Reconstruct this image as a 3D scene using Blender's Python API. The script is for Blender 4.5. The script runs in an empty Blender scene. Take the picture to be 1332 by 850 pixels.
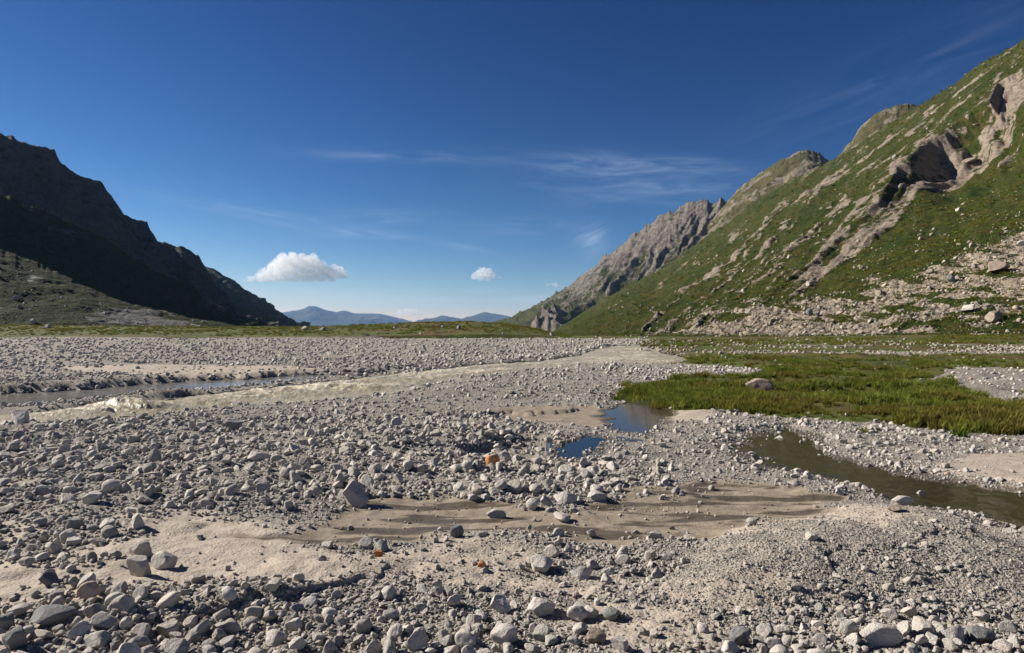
import bpy, math, random
import numpy as np
from mathutils import Vector, Matrix

random.seed(7)
RNG = np.random.default_rng(11)
sc = bpy.context.scene
COL = sc.collection
F = 888.0          # focal length in photo pixels (24 mm lens on a 36 mm sensor)
CX, CY = 666.0, 425.0
H = 3.0            # eye height above the river plain
SUN_AZ = (-0.95, 0.312)
SUN_EL = math.radians(31)

# ------------------------------------------------------------------ noise
_perm = np.random.default_rng(3).permutation(256).astype(np.int64)
_perm = np.concatenate([_perm, _perm, _perm])
_grad = np.random.default_rng(5).normal(size=(256, 3))
_grad /= np.linalg.norm(_grad, axis=1)[:, None]

def perlin(p):
    i = np.floor(p).astype(np.int64)
    f = p - i
    u = f * f * f * (f * (f * 6 - 15) + 10)
    i &= 255
    def g(dx, dy, dz):
        h = _perm[_perm[_perm[(i[:, 0] + dx) & 255] + ((i[:, 1] + dy) & 255)] + ((i[:, 2] + dz) & 255)]
        gr = _grad[h]
        return gr[:, 0] * (f[:, 0] - dx) + gr[:, 1] * (f[:, 1] - dy) + gr[:, 2] * (f[:, 2] - dz)
    def lp(a, b, t): return a + (b - a) * t
    x00 = lp(g(0, 0, 0), g(1, 0, 0), u[:, 0]); x10 = lp(g(0, 1, 0), g(1, 1, 0), u[:, 0])
    x01 = lp(g(0, 0, 1), g(1, 0, 1), u[:, 0]); x11 = lp(g(0, 1, 1), g(1, 1, 1), u[:, 0])
    return lp(lp(x00, x10, u[:, 1]), lp(x01, x11, u[:, 1]), u[:, 2]) * 1.5

def fbm(p, octv=4, gain=0.5, lac=2.03):
    a = 1.0; s = 0; p = np.asarray(p, float).copy()
    for k in range(octv):
        s = s + a * perlin(p + 17.3 * k); a *= gain; p = p * lac
    return s

def ridged(p, octv=4, gain=0.5, lac=2.07):
    a = 1.0; s = 0; p = np.asarray(p, float).copy()
    for k in range(octv):
        s = s + a * (1 - 2 * np.abs(perlin(p + 31.7 * k))); a *= gain; p = p * lac
    return s

def xyz(x, y, z=0.0):
    x = np.asarray(x, float); return np.stack([x, np.broadcast_to(y, x.shape), np.broadcast_to(z, x.shape)], -1)

def sstep(a, b, x):
    t = np.clip((x - a) / (b - a), 0, 1); return t * t * (3 - 2 * t)

# ------------------------------------------------------------------ photo <-> ground
def W(px, py, z=0.0):
    y = (H - z) * F / (py - CY); return ((px - CX) / F * y, y)

def PX(x, y, z=0.0):
    return CX + F * x / y, CY + F * (H - z) / y

def poly(pts, z=0.0): return np.array([W(a, b, z) for a, b in pts])

def sd(x, y, pg):
    """signed distance (negative inside) to polygon pg in ground metres"""
    best = np.full(x.shape, 1e9); inside = np.zeros(x.shape, bool)
    n = len(pg)
    for k in range(n):
        ax, ay = pg[k]; bx, by = pg[(k + 1) % n]
        ex, ey = bx - ax, by - ay
        t = np.clip(((x - ax) * ex + (y - ay) * ey) / (ex * ex + ey * ey + 1e-12), 0, 1)
        d = np.hypot(x - ax - t * ex, y - ay - t * ey)
        best = np.minimum(best, d)
        c = ((ay > y) != (by > y)) & (x < (bx - ax) * (y - ay) / (by - ay + 1e-12) + ax)
        inside ^= c
    return np.where(inside, -best, best)

def sd_line(x, y, pl):
    best = np.full(x.shape, 1e9)
    side = np.zeros(x.shape)
    for k in range(len(pl) - 1):
        ax, ay = pl[k]; bx, by = pl[k + 1]
        ex, ey = bx - ax, by - ay
        t = np.clip(((x - ax) * ex + (y - ay) * ey) / (ex * ex + ey * ey + 1e-12), 0, 1)
        d = np.hypot(x - ax - t * ex, y - ay - t * ey)
        s = np.sign((x - ax) * ey - (y - ay) * ex)
        m = d < best
        best = np.where(m, d, best); side = np.where(m, s, side)
    return best * side

ZR, ZB, ZP, ZS = -0.20, -0.24, -0.10, -0.14     # water levels
RIVER = poly([(-260, 575), (-120, 562), (0, 552), (120, 547), (200, 539), (260, 533), (344, 526), (440, 520), (520, 511), (557, 501),
              (608, 492), (668, 485), (700, 480), (780, 473.5), (860, 476), (905, 472), (875, 462), (838, 456), (858, 452), (800, 450),
              (772, 456), (748, 464), (695, 471), (608, 477), (520, 487), (435, 497), (377, 502), (338, 508), (260, 515), (176, 524),
              (125, 529), (58, 536), (0, 541), (-120, 548), (-260, 556)], ZR)
BRANCH = poly([(-260, 545), (0, 530), (60, 525), (125, 518), (180, 513), (260, 508), (309, 504), (338, 500), (397, 495.5), (435, 491.5),
               (525, 485), (520, 484), (455, 487), (385, 489), (338, 493), (260, 496), (195, 500.5), (125, 506), (74, 510), (0, 514), (-120, 520), (-260, 526)], ZB)
POND = poly([(800, 515), (835, 516), (862, 521), (876, 541), (862, 561), (830, 566), (800, 560), (782, 546), (786, 534), (803, 527)], ZP)
PUDDLE = poly([(728, 588), (742, 572), (768, 565), (792, 570), (786, 581), (765, 597), (736, 600)], ZP)
STREAM = poly([(985, 570), (1015, 553), (1053, 570), (1096, 598), (1187, 618), (1284, 635), (1360, 646), (1500, 668), (1500, 735), (1332, 694), (1266, 670),
               (1161, 651), (1082, 627), (1030, 614), (972, 598), (945, 585)], ZS)
MUD = poly([(300, 700), (380, 690), (425, 660), (470, 648), (560, 638), (690, 655), (760, 662), (860, 628), (950, 622), (1040, 632), (1100, 652),
            (1092, 668), (1000, 680), (900, 700), (800, 712), (700, 690), (610, 690), (520, 702), (400, 712)])
SANDPOND = poly([(640, 538), (690, 528), (770, 527), (800, 534), (800, 545), (770, 552), (720, 548), (660, 545)])
SANDR = poly([(1225, 605), (1260, 592), (1332, 590), (1420, 600), (1420, 650), (1332, 640), (1260, 628)])
SANDFAR = poly([(80, 482), (180, 478), (330, 478), (420, 482), (330, 488), (200, 492), (90, 489)])
SANDPONDR = poly([(858, 530), (905, 530), (930, 540), (900, 548), (866, 545)])
MEADOW = poly([(812, 519), (850, 520), (862, 528), (900, 529), (950, 535), (1000, 542), (1080, 549), (1170, 556), (1250, 560), (1332, 562), (1520, 575),
               (1700, 520), (1700, 470), (1332, 463), (1180, 466), (1050, 463), (900, 464), (862, 468), (868, 474), (940, 478), (1005, 485), (985, 494), (930, 497), (880, 497), (845, 502)])
PATCH = poly([(1205, 497), (1250, 484), (1332, 486), (1450, 492), (1450, 530), (1332, 528), (1270, 522), (1240, 510)])
BAR = poly([(840, 780), (880, 725), (960, 690), (1060, 665), (1150, 655), (1250, 672), (1332, 700), (1450, 740), (1450, 820), (1250, 790), (1050, 800), (920, 800)])
BAND = poly([(868, 470), (858, 461), (830, 448), (850, 441), (1332, 437), (1700, 436), (1700, 474), (1332, 472), (1180, 470), (1050, 467)])
LEFTSAND = poly([(-300, 1000), (-300, 640), (0, 632), (120, 630), (260, 655), (420, 690), (450, 760), (300, 850), (200, 1000)])
PIT = poly([(600, 582), (640, 570), (700, 565), (745, 572), (735, 588), (690, 592), (625, 596)])
LSTEP = np.array([W(150, 850), W(200, 812), W(300, 800), W(400, 778), W(470, 768), W(520, 745), W(560, 715)])
RSTEP = np.array([W(1010, 790), W(1100, 772), W(1190, 745), W(1250, 715), W(1262, 690)])
NSTEP = np.array([W(520, 543), W(640, 538), (W(700, 537)), W(740, 533), W(765, 524)])

MX = [-1500, -400, 0, 300, 400, 480, 560, 610, 660, 700, 722, 745, 790, 3000]
MH = [3.4, 3.4, 3.2, 2.7, 2.8, 3.4, 4.1, 4.2, 3.5, 2.1, 0.8, 0.0, 0.0, 0.0]
MB = [0.3, 0.3, 0.3, 0.3, 0.4, 0.6, 0.9, 1.1, 1.1, 0.8, 0.4, 0.0, 0.0, 0.0]
BX = [-400, 700, 850, 1000, 1150, 1332, 1600, 2200]
BY = [230, 230, 203, 182, 166, 150, 140, 120]

BANKC = dict(river=[(-260, 565), (0, 546), (125, 535), (260, 524), (440, 510), (608, 485), (780, 466), (860, 462)],
             branch=[(-260, 536), (0, 522), (125, 512), (260, 502), (435, 490), (525, 484)])
def jitter(x, y, s=1.0):
    q = xyz(x, y) * 0.55
    a = np.clip(0.012 * y + 0.08, 0.1, 1.5) * s
    jx = fbm(q, 3) * a; jy = fbm(q + 91.0, 3) * a * 1.3
    return x + jx, y + jy

def masks(x, y):
    jx, jy = jitter(x, y)
    m = {}
    for k, pg in dict(river=RIVER, branch=BRANCH, pond=POND, puddle=PUDDLE, stream=STREAM, mud=MUD, sandpond=SANDPOND, sandr=SANDR, sandfar=SANDFAR,
                      sandpondr=SANDPONDR, meadow=MEADOW, patch=PATCH, bar=BAR, band=BAND, leftsand=LEFTSAND, pit=PIT).items():
        m[k] = sd(jx, jy, pg)
    q = xyz(jx, jy)
    m['mud'] = m['mud'] + 0.55 * fbm(q * np.array([0.8, 1.6, 1]) + 5, 4) + 0.1
    m['pond'] = m['pond'] + 0.35 * fbm(q * 0.9 + 15, 3)
    m['stream'] = m['stream'] + 0.3 * fbm(q * 1.1 + 25, 3)
    for k, L in (('lstep', LSTEP), ('rstep', RSTEP), ('nstep', NSTEP)):
        side = np.where(jx < np.interp(jy, L[:, 1], L[:, 0]), -1.0, 1.0)
        m[k] = np.abs(sd_line(jx, jy, L)) * side
        y0, y1 = L[0, 1], L[-1, 1]; m[k + '_f'] = sstep(y0 - 0.5, y0 + 0.5, jy) * sstep(y1, y1 - 0.6 * (y1 - y0), jy)
    return m

def ground_z(x, y, m=None, fine=True):
    if m is None: m = masks(x, y)
    p = xyz(x, y)
    near = 1 - sstep(60, 140, y)
    z = 0.10 * fbm(p * 0.16, 2) + 0.07 * fbm(p * np.array([0.5, 0.9, 1]), 2) + (0.035 * fbm(p * 2.2, 3) * near if fine else 0)
    pyg = CY + F * H / np.maximum(y, 0.5); pxg = CX + F * x / np.maximum(y, 0.5)
    z += 0.085 * ridged(p * np.array([0.55, 0.9, 1]) + 11, 3) * sstep(535, 560, pyg) * sstep(680, 630, pyg) * sstep(760, 560, pxg)
    soft = np.minimum.reduce([m['mud'], m['sandpond'], m['sandr'], m['sandpondr']])
    z = z * (0.35 + 0.65 * sstep(-0.2, 1.0, soft))
    z += 0.012 * ridged(p * np.array([0.9, 3.2, 1]) + 30, 3) * sstep(0.2, -0.4, m['mud']) * near
    z += -0.07 * sstep(0.4, -0.6, m['mud']) - 0.07 * sstep(0.6, -0.4, m['sandpond'])
    z += 0.34 * sstep(0.3, -1.6, m['bar'])
    z += -0.22 * sstep(0.4, -0.4, m['pit'])
    # small erosion steps with their low side toward the viewer
    for k, h, wd, L in (('lstep', 0.10, 0.25, 1.6), ('rstep', 0.05, 0.5, 2.2), ('nstep', 0.12, 0.3, 4.0)):
        s = m[k] + 0.55 * fbm(p * 0.9 + 77, 3); up = np.where(s < 0, np.exp(s / L), 0)
        z += m[k + '_f'] * sstep(0.0, 0.8, m['mud']) * h * sstep(wd, -wd, s) * np.maximum(up, 0.0)
    z += (0.10 + 0.14 * sstep(330, 150, CX + F * x / np.maximum(y, 1))) * sstep(0.0, 1.2, m['branch']) * (y > 30) * near * (m['river'] > 0)
    # meadow stands a little above the gravel
    z += (0.16 + 0.16 * fbm(p * 0.35 + 60, 3)) * sstep(0.2, -1.0, m['meadow'])
    flat = xyz(x, y)
    for k, zw, dp, bw in (('river', ZR, 0.35, 0.8), ('branch', ZB, 0.28, 0.45), ('pond', ZP, 0.22, 1.2), ('puddle', ZP, 0.10, 0.6), ('stream', ZS, 0.10, 0.9)):
        d = m[k]
        if k in BANKC:
            c = np.array(BANKC[k], float); pxx = CX + F * x / np.maximum(y, 1); pyy = CY + F * (H - zw) / np.maximum(y, 1)
            bw = np.where(pyy > np.interp(pxx, c[:, 0], c[:, 1]), 3.2, bw)
        tgt_edge = zw + 0.03
        w1 = sstep(bw, 0.0, d)
        z = z * (1 - w1) + tgt_edge * w1
        z = np.where(d < 0, tgt_edge - dp * sstep(0.0, -1.0, d) - 0.03 * sstep(0, -0.15, d) + 0.03 * fbm(p * 1.7, 2), z)
    z = np.where((m['river'] < 2.6) & (m['branch'] < 2.6) & (m['river'] > 0) & (m['branch'] > 0), np.minimum(z, -0.10), z)
    # mound across the valley and fall beyond it
    px = CX + F * x / np.maximum(y, 1)
    by = np.interp(px, BX, BY)
    crest = np.interp(px, MX, MH); bank = np.interp(px, MX, MB)
    y0 = 171 + 10 * sstep(400, -100, px) + 3 * fbm(p * 0.03, 2)
    t = y - y0
    mz = bank * sstep(0, 0.9, t) + (crest - bank) * np.sin(np.clip((t - 2) / 48, 0, 1) * math.pi / 2)
    mz += crest / 3.5 * (0.5 * fbm(p * 0.035 + 7, 3) + 0.28 * fbm(p * np.array([0.22, 0.3, 1]) + 3, 3)) * sstep(4, 40, t) * sstep(760, 700, px)
    fall = -14 * sstep(60, 240, t) * sstep(770, 735, px)
    z += mz + fall
    z += -4.0 * sstep(by + 2, by + 30, y) * sstep(700, 745, px)
    z += -60 * sstep(500, 3000, y) - 400 * sstep(8000, 16000, y)
    # right flat rises gently towards the slope foot
    z += sstep(860, 1332, px) * sstep(70, by, y) * 1.2
    return z

# ------------------------------------------------------------------ object helpers
def mesh_obj(name, verts, faces, mat=None, attrs=None, smooth=True):
    me = bpy.data.meshes.new(name)
    v = np.asarray(verts, np.float32); f = np.asarray(faces, np.int32)
    me.vertices.add(len(v)); me.vertices.foreach_set('co', v.ravel())
    k = f.shape[1]
    me.loops.add(f.size); me.loops.foreach_set('vertex_index', f.ravel())
    me.polygons.add(len(f)); me.polygons.foreach_set('loop_start', np.arange(0, f.size, k, dtype=np.int32))
    try: me.polygons.foreach_set('loop_total', np.full(len(f), k, np.int32))
    except Exception: pass
    me.update(calc_edges=True); me.validate()
    if smooth: me.polygons.foreach_set('use_smooth', np.ones(len(me.polygons), bool))
    if attrs:
        for n, a in attrs.items():
            at = me.attributes.new(n, 'FLOAT', 'POINT'); at.data.foreach_set('value', np.asarray(a, np.float32))
    if mat: me.materials.append(mat)
    o = bpy.data.objects.new(name, me); COL.objects.link(o)
    return o

def grid_faces(nr, nc):
    i = np.arange(nr * nc).reshape(nr, nc)
    return np.stack([i[:-1, :-1], i[:-1, 1:], i[1:, 1:], i[1:, :-1]], -1).reshape(-1, 4)

def tag(o, label=None, cat=None, group=None, kind=None):
    if label: o['label'] = label
    if cat: o['category'] = cat
    if group: o['group'] = group
    if kind: o['kind'] = kind
    return o

# ------------------------------------------------------------------ material helpers
class NT:
    def __init__(s, name, vol=False):
        s.m = bpy.data.materials.new(name); s.m.use_nodes = True
        s.t = s.m.node_tree; s.t.nodes.clear()
        s.out = s.t.nodes.new('ShaderNodeOutputMaterial')
    def n(s, ty, **kw):
        nd = s.t.nodes.new(ty)
        for k, v in kw.items():
            if k.startswith('i_'):
                key = k[2:]
                key = int(key) if key.isdigit() else key.replace('_', ' ')
                if hasattr(v, 'node') or isinstance(v, bpy.types.NodeSocket): s.t.links.new(v, nd.inputs[key])
                else: nd.inputs[key].default_value = v
            else: setattr(nd, k, v)
        return nd
    def link(s, a, b): s.t.links.new(a, b)
    def math(s, op, a, b=0.0, c=None, clamp=False):
        nd = s.t.nodes.new('ShaderNodeMath'); nd.operation = op; nd.use_clamp = clamp
        for i, v in enumerate((a, b) if c is None else (a, b, c)):
            if isinstance(v, bpy.types.NodeSocket): s.t.links.new(v, nd.inputs[i])
            else: nd.inputs[i].default_value = v
        return nd.outputs[0]
    def mix(s, fac, a, b, mode='MIX'):
        nd = s.t.nodes.new('ShaderNodeMix'); nd.data_type = 'RGBA'; nd.blend_type = mode
        for k, v in ((0, fac), (6, a), (7, b)):
            if isinstance(v, bpy.types.NodeSocket): s.t.links.new(v, nd.inputs[k])
            elif k == 0: nd.inputs[0].default_value = v
            else: nd.inputs[k].default_value = (*v, 1) if len(v) == 3 else v
        return nd.outputs[2]
    def ramp(s, v, a, b):
        nd = s.t.nodes.new('ShaderNodeMapRange'); nd.interpolation_type = 'SMOOTHSTEP'
        s.t.links.new(v, nd.inputs[0]); nd.inputs[1].default_value = a; nd.inputs[2].default_value = b
        return nd.outputs[0]
    def coords(s, kind='Object', scale=(1, 1, 1), rot=(0, 0, 0)):
        tc = s.t.nodes.new('ShaderNodeTexCoord'); mp = s.t.nodes.new('ShaderNodeMapping')
        s.t.links.new(tc.outputs[kind], mp.inputs[0])
        mp.inputs['Rotation'].default_value = rot; mp.inputs['Scale'].default_value = scale
        return mp.outputs[0]
    def noise(s, vec, scale, detail=4, rough=0.55, dist=0.0):
        nd = s.t.nodes.new('ShaderNodeTexNoise'); s.t.links.new(vec, nd.inputs['Vector'])
        nd.inputs['Scale'].default_value = scale; nd.inputs['Detail'].default_value = detail
        nd.inputs['Roughness'].default_value = rough; nd.inputs['Distortion'].default_value = dist
        return nd.outputs[0]
    def vor(s, vec, scale, feature='F1', out='Distance', rnd=1.0):
        nd = s.t.nodes.new('ShaderNodeTexVoronoi'); nd.feature = feature; s.t.links.new(vec, nd.inputs['Vector'])
        nd.inputs['Scale'].default_value = scale; nd.inputs['Randomness'].default_value = rnd
        return nd.outputs[out]
    def attr(s, name):
        nd = s.t.nodes.new('ShaderNodeAttribute'); nd.attribute_name = name; return nd.outputs['Fac']
    def bump(s, h, strength, dist):
        nd = s.t.nodes.new('ShaderNodeBump'); s.t.links.new(h, nd.inputs['Height'])
        nd.inputs['Strength'].default_value = strength; nd.inputs['Distance'].default_value = dist
        return nd.outputs[0]
    def principled(s, col, rough=0.9, normal=None, spec=0.25):
        nd = s.t.nodes.new('ShaderNodeBsdfPrincipled')
        for k, v in (('Base Color', col), ('Roughness', rough), ('Specular IOR Level', spec)):
            if isinstance(v, bpy.types.NodeSocket): s.t.links.new(v, nd.inputs[k])
            else: nd.inputs[k].default_value = (*v, 1) if isinstance(v, tuple) else v
        if normal: s.t.links.new(normal, nd.inputs['Normal'])
        return nd.outputs[0]
    def surf(s, sh): s.t.links.new(sh, s.out.inputs['Surface']); return s.m

# stone (granite cobbles)
def stone_mat(name, dark, light, warm, orange=False, scale=1.0):
    t = NT(name)
    info = t.t.nodes.new('ShaderNodeObjectInfo')
    r = info.outputs['Random']
    r2 = t.math('FRACT', t.math('MULTIPLY', r, 37.17))
    r3 = t.math('FRACT', t.math('MULTIPLY', r, 91.7))
    geo = t.t.nodes.new('ShaderNodeNewGeometry')
    wv = geo.outputs['Position']
    ov = t.coords('Object')
    base = t.mix(t.math('POWER', r, 1.0), dark, light)
    base = t.mix(t.math('MULTIPLY', t.ramp(r2, 0.45, 1.0), 0.75), base, warm)
    # a few rusty and a few greenish stones
    base = t.mix(t.math('MULTIPLY', t.math('GREATER_THAN', r3, 0.994), 0.6), base, (0.42, 0.23, 0.13))
    base = t.mix(t.math('MULTIPLY', t.math('LESS_THAN', r3, 0.03), 0.7), base, (0.17, 0.19, 0.17))
    big = t.noise(ov, 2.2, 4, 0.6)
    base = t.mix(t.math('MULTIPLY', t.ramp(big, 0.35, 0.7), 0.35), base, light)
    spk = t.noise(ov, 26, 2, 0.7)
    base = t.mix(t.math('MULTIPLY', t.ramp(spk, 0.52, 0.66), 0.5), base, (0.09, 0.09, 0.095))
    spk2 = t.noise(ov, 19, 2, 0.7)
    base = t.mix(t.math('MULTIPLY', t.ramp(spk2, 0.55, 0.70), 0.45), base, (0.56, 0.53, 0.49))
    if orange:
        g = t.coords('Object')
        sep = t.n('ShaderNodeSeparateXYZ'); t.link(g, sep.inputs[0])
        f = t.math('ADD', t.math('MULTIPLY', sep.outputs[1], -2.4), t.math('MULTIPLY', t.math('SUBTRACT', t.noise(g, 4, 4), 0.5), 1.6))
        base = t.mix(t.ramp(f, 0.0, 0.35), base, (0.60, 0.27, 0.11))
    h = t.math('ADD', t.noise(ov, 5, 5, 0.65), t.math('MULTIPLY', t.noise(ov, 22, 3, 0.7), 0.35))
    return t.surf(t.principled(base, 0.88, t.bump(h, 0.7, 0.06 * scale), 0.25))

M_STONE = stone_mat('granite_stone', (0.27, 0.25, 0.228), (0.60, 0.555, 0.495), (0.50, 0.43, 0.36))
M_RUST = stone_mat('rust_stone', (0.22, 0.21, 0.20), (0.38, 0.36, 0.34), (0.36, 0.31, 0.27), True)
M_TALUS = stone_mat('talus_stone', (0.21, 0.178, 0.138), (0.39, 0.335, 0.265), (0.34, 0.27, 0.20))
M_LSTONE = stone_mat('left_slope_stone', (0.20, 0.20, 0.19), (0.40, 0.39, 0.37), (0.30, 0.29, 0.27))
def plain_stone(name, col, dark):
    t = NT(name); ov = t.coords('Object')
    c = t.mix(t.ramp(t.noise(ov, 3, 4, 0.6), 0.35, 0.7), dark, col)
    c = t.mix(t.math('MULTIPLY', t.ramp(t.noise(ov, 24, 2, 0.7), 0.54, 0.68), 0.5), c, (0.1, 0.1, 0.1))
    h = t.math('ADD', t.noise(ov, 5, 5, 0.65), t.math('MULTIPLY', t.noise(ov, 22, 3, 0.7), 0.35))
    return t.surf(t.principled(c, 0.88, t.bump(h, 0.7, 0.06), 0.25))
M_PALE = plain_stone('pale_granite', (0.56, 0.52, 0.47), (0.43, 0.395, 0.36))
M_DARK = plain_stone('dark_granite', (0.24, 0.235, 0.23), (0.17, 0.168, 0.165))
M_TAN = plain_stone('tan_granite', (0.33, 0.27, 0.215), (0.24, 0.19, 0.15))
M_GREEN = plain_stone('greenish_granite', (0.27, 0.29, 0.26), (0.2, 0.22, 0.2))
M_ORANGE = plain_stone('orange_granite', (0.56, 0.25, 0.10), (0.40, 0.18, 0.09))

# ground
def ground_mat():
    t = NT('valley_floor')
    g = t.coords('Object')
    sand, mud, wet, grass, green = t.attr('sand'), t.attr('mud'), t.attr('wet'), t.attr('grass'), t.attr('rusty')
    n1 = t.noise(g, 0.35, 4, 0.6); n2 = t.noise(g, 2.5, 5, 0.65); n3 = t.noise(g, 14, 5, 0.7)
    peb = t.vor(g, 26, 'F1', 'Distance'); pcol = t.vor(g, 26, 'F1', 'Color'); peb2 = t.vor(g, 70, 'F1', 'Distance')
    grav = t.mix(t.ramp(n3, 0.3, 0.7), (0.15, 0.136, 0.118), (0.31, 0.278, 0.238))  # gravel tone darkened to hold the self-shadow in gaps between stones
    sepc = t.n('ShaderNodeSeparateColor'); t.link(pcol, sepc.inputs[0])
    grav = t.mix(0.55, grav, t.mix(sepc.outputs[0], (0.12, 0.11, 0.098), (0.40, 0.36, 0.31)))
    snd = t.mix(t.ramp(n2, 0.3, 0.7), (0.315, 0.266, 0.215), (0.40, 0.345, 0.285))
    snd = t.mix(t.math('MULTIPLY', t.ramp(n3, 0.5, 0.75), 0.35), snd, (0.25, 0.215, 0.18))
    md = t.mix(t.ramp(n2, 0.3, 0.7), (0.185, 0.150, 0.112), (0.285, 0.238, 0.185))
    sf = t.ramp(t.math('ADD', sand, t.math('MULTIPLY', t.math('SUBTRACT', n2, 0.5), 0.9)), 0.35, 0.65)
    mf = t.ramp(t.math('ADD', mud, t.math('MULTIPLY', t.math('SUBTRACT', n2, 0.5), 0.7)), 0.3, 0.7)
    c = t.mix(sf, grav, snd); c = t.mix(mf, c, md)
    gcol = t.mix(t.ramp(t.noise(g, 0.9, 5, 0.65), 0.3, 0.7), (0.055, 0.074, 0.012), (0.105, 0.128, 0.024))
    gcol = t.mix(t.math('MULTIPLY', green, t.math('MULTIPLY', t.ramp(t.noise(g, 0.12, 5, 0.6), 0.45, 0.68), 0.8)), gcol, (0.13, 0.072, 0.026))
    gcol = t.mix(t.math('MULTIPLY', t.ramp(t.noise(t.coords('Object', (0.25, 0.05, 1)), 1.0, 5, 0.7), 0.42, 0.62), 0.65), gcol, (0.030, 0.034, 0.008))
    gcol = t.mix(t.math('MULTIPLY', green, t.ramp(t.noise(t.coords('Object', (0.09, 0.03, 1)), 1.0, 5, 0.65), 0.45, 0.6)), gcol, (0.095, 0.058, 0.018))
    gcol = t.mix(t.ramp(t.noise(g, 0.5, 6, 0.7), 0.62, 0.74), gcol, (0.20, 0.17, 0.12))
    gf = t.ramp(t.math('ADD', grass, t.math('MULTIPLY', t.math('SUBTRACT', t.noise(g, 0.6, 5, 0.65), 0.5), 1.0)), 0.4, 0.6)
    c = t.mix(gf, c, gcol)
    wf = t.ramp(t.math('ADD', wet, t.math('MULTIPLY', t.math('SUBTRACT', n2, 0.5), 0.5)), 0.2, 0.8)
    dark = t.mix(1.0, c, (0.42, 0.40, 0.36), 'MULTIPLY')
    c = t.mix(wf, c, dark)
    soft = t.math('MAXIMUM', t.math('MULTIPLY', sf, 0.75), mf)
    hp = t.math('ADD', t.math('MULTIPLY', t.math('SUBTRACT', 0.6, peb), 1.0), t.math('MULTIPLY', t.math('SUBTRACT', 0.6, peb2), 0.4))
    h = t.math('ADD', t.math('MULTIPLY', hp, t.math('SUBTRACT', 1.05, soft)), t.math('ADD', t.math('MULTIPLY', n2, 0.5), t.math('MULTIPLY', n3, 0.55)))
    nrm = t.bump(h, 0.9, 0.035)
    rough = t.math('SUBTRACT', 0.95, t.math('MULTIPLY', wf, 0.55))
    return t.surf(t.principled(c, rough, nrm, 0.25))

def mountain_mat(name, ga, gb, gc, ra, rb, sa, s=1.0, bumpd=1.0, strata=None, edge=0.5):
    """s: size multiplier of the noise in 1/m; attributes rock, scree drive the cover"""
    t = NT(name); g = t.coords('Object')
    gs = t.coords('Object', strata[0], strata[1]) if strata else g
    rock, scree = t.attr('rock'), t.attr('scree')
    nA = t.noise(g, 0.02 * s, 6, 0.6); nB = t.noise(g, 0.11 * s, 6, 0.68); nC = t.noise(gs, 0.16 * s, 7, 0.7)
    grass = t.mix(t.ramp(nA, 0.35, 0.65), ga, gb)
    grass = t.mix(t.ramp(nB, 0.5, 0.68), grass, gc)
    grass = t.mix(t.math('MULTIPLY', t.ramp(t.noise(g, 0.42 * s, 5, 0.75), 0.48, 0.62), 0.6), grass, tuple(x * 0.42 for x in ga))
    rk = t.mix(t.ramp(nC, 0.3, 0.7), ra, rb)
    rk = t.mix(t.math('MULTIPLY', t.ramp(t.noise(gs, 0.6 * s, 4, 0.7), 0.45, 0.6), 0.45), rk, tuple(x * 0.45 for x in ra))
    f = t.ramp(t.math('ADD', rock, t.math('MULTIPLY', t.math('SUBTRACT', nC, 0.5), 1.5)), 0.42, 0.58)
    c = t.mix(f, grass, rk)
    vc = t.vor(g, 0.55 * s, 'F1', 'Color'); vd = t.vor(g, 0.55 * s, 'F1', 'Distance')
    sp = t.n('ShaderNodeSeparateColor'); t.link(vc, sp.inputs[0])
    st = t.mix(sp.outputs[0], tuple(x * 0.55 for x in sa), sa)
    f2 = t.ramp(t.math('ADD', scree, t.math('MULTIPLY', t.math('SUBTRACT', nB, 0.5), 1.8)), 0.42, 0.58)
    c = t.mix(f2, c, st)
    h = t.math('ADD', t.math('MULTIPLY', nC, 3.2), t.math('ADD', t.math('MULTIPLY', nB, 2.0), t.math('MULTIPLY', t.math('MULTIPLY', vd, -1.6), f2)))
    return t.surf(t.principled(c, 0.95, t.bump(h, 1.0, bumpd), 0.1))

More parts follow.
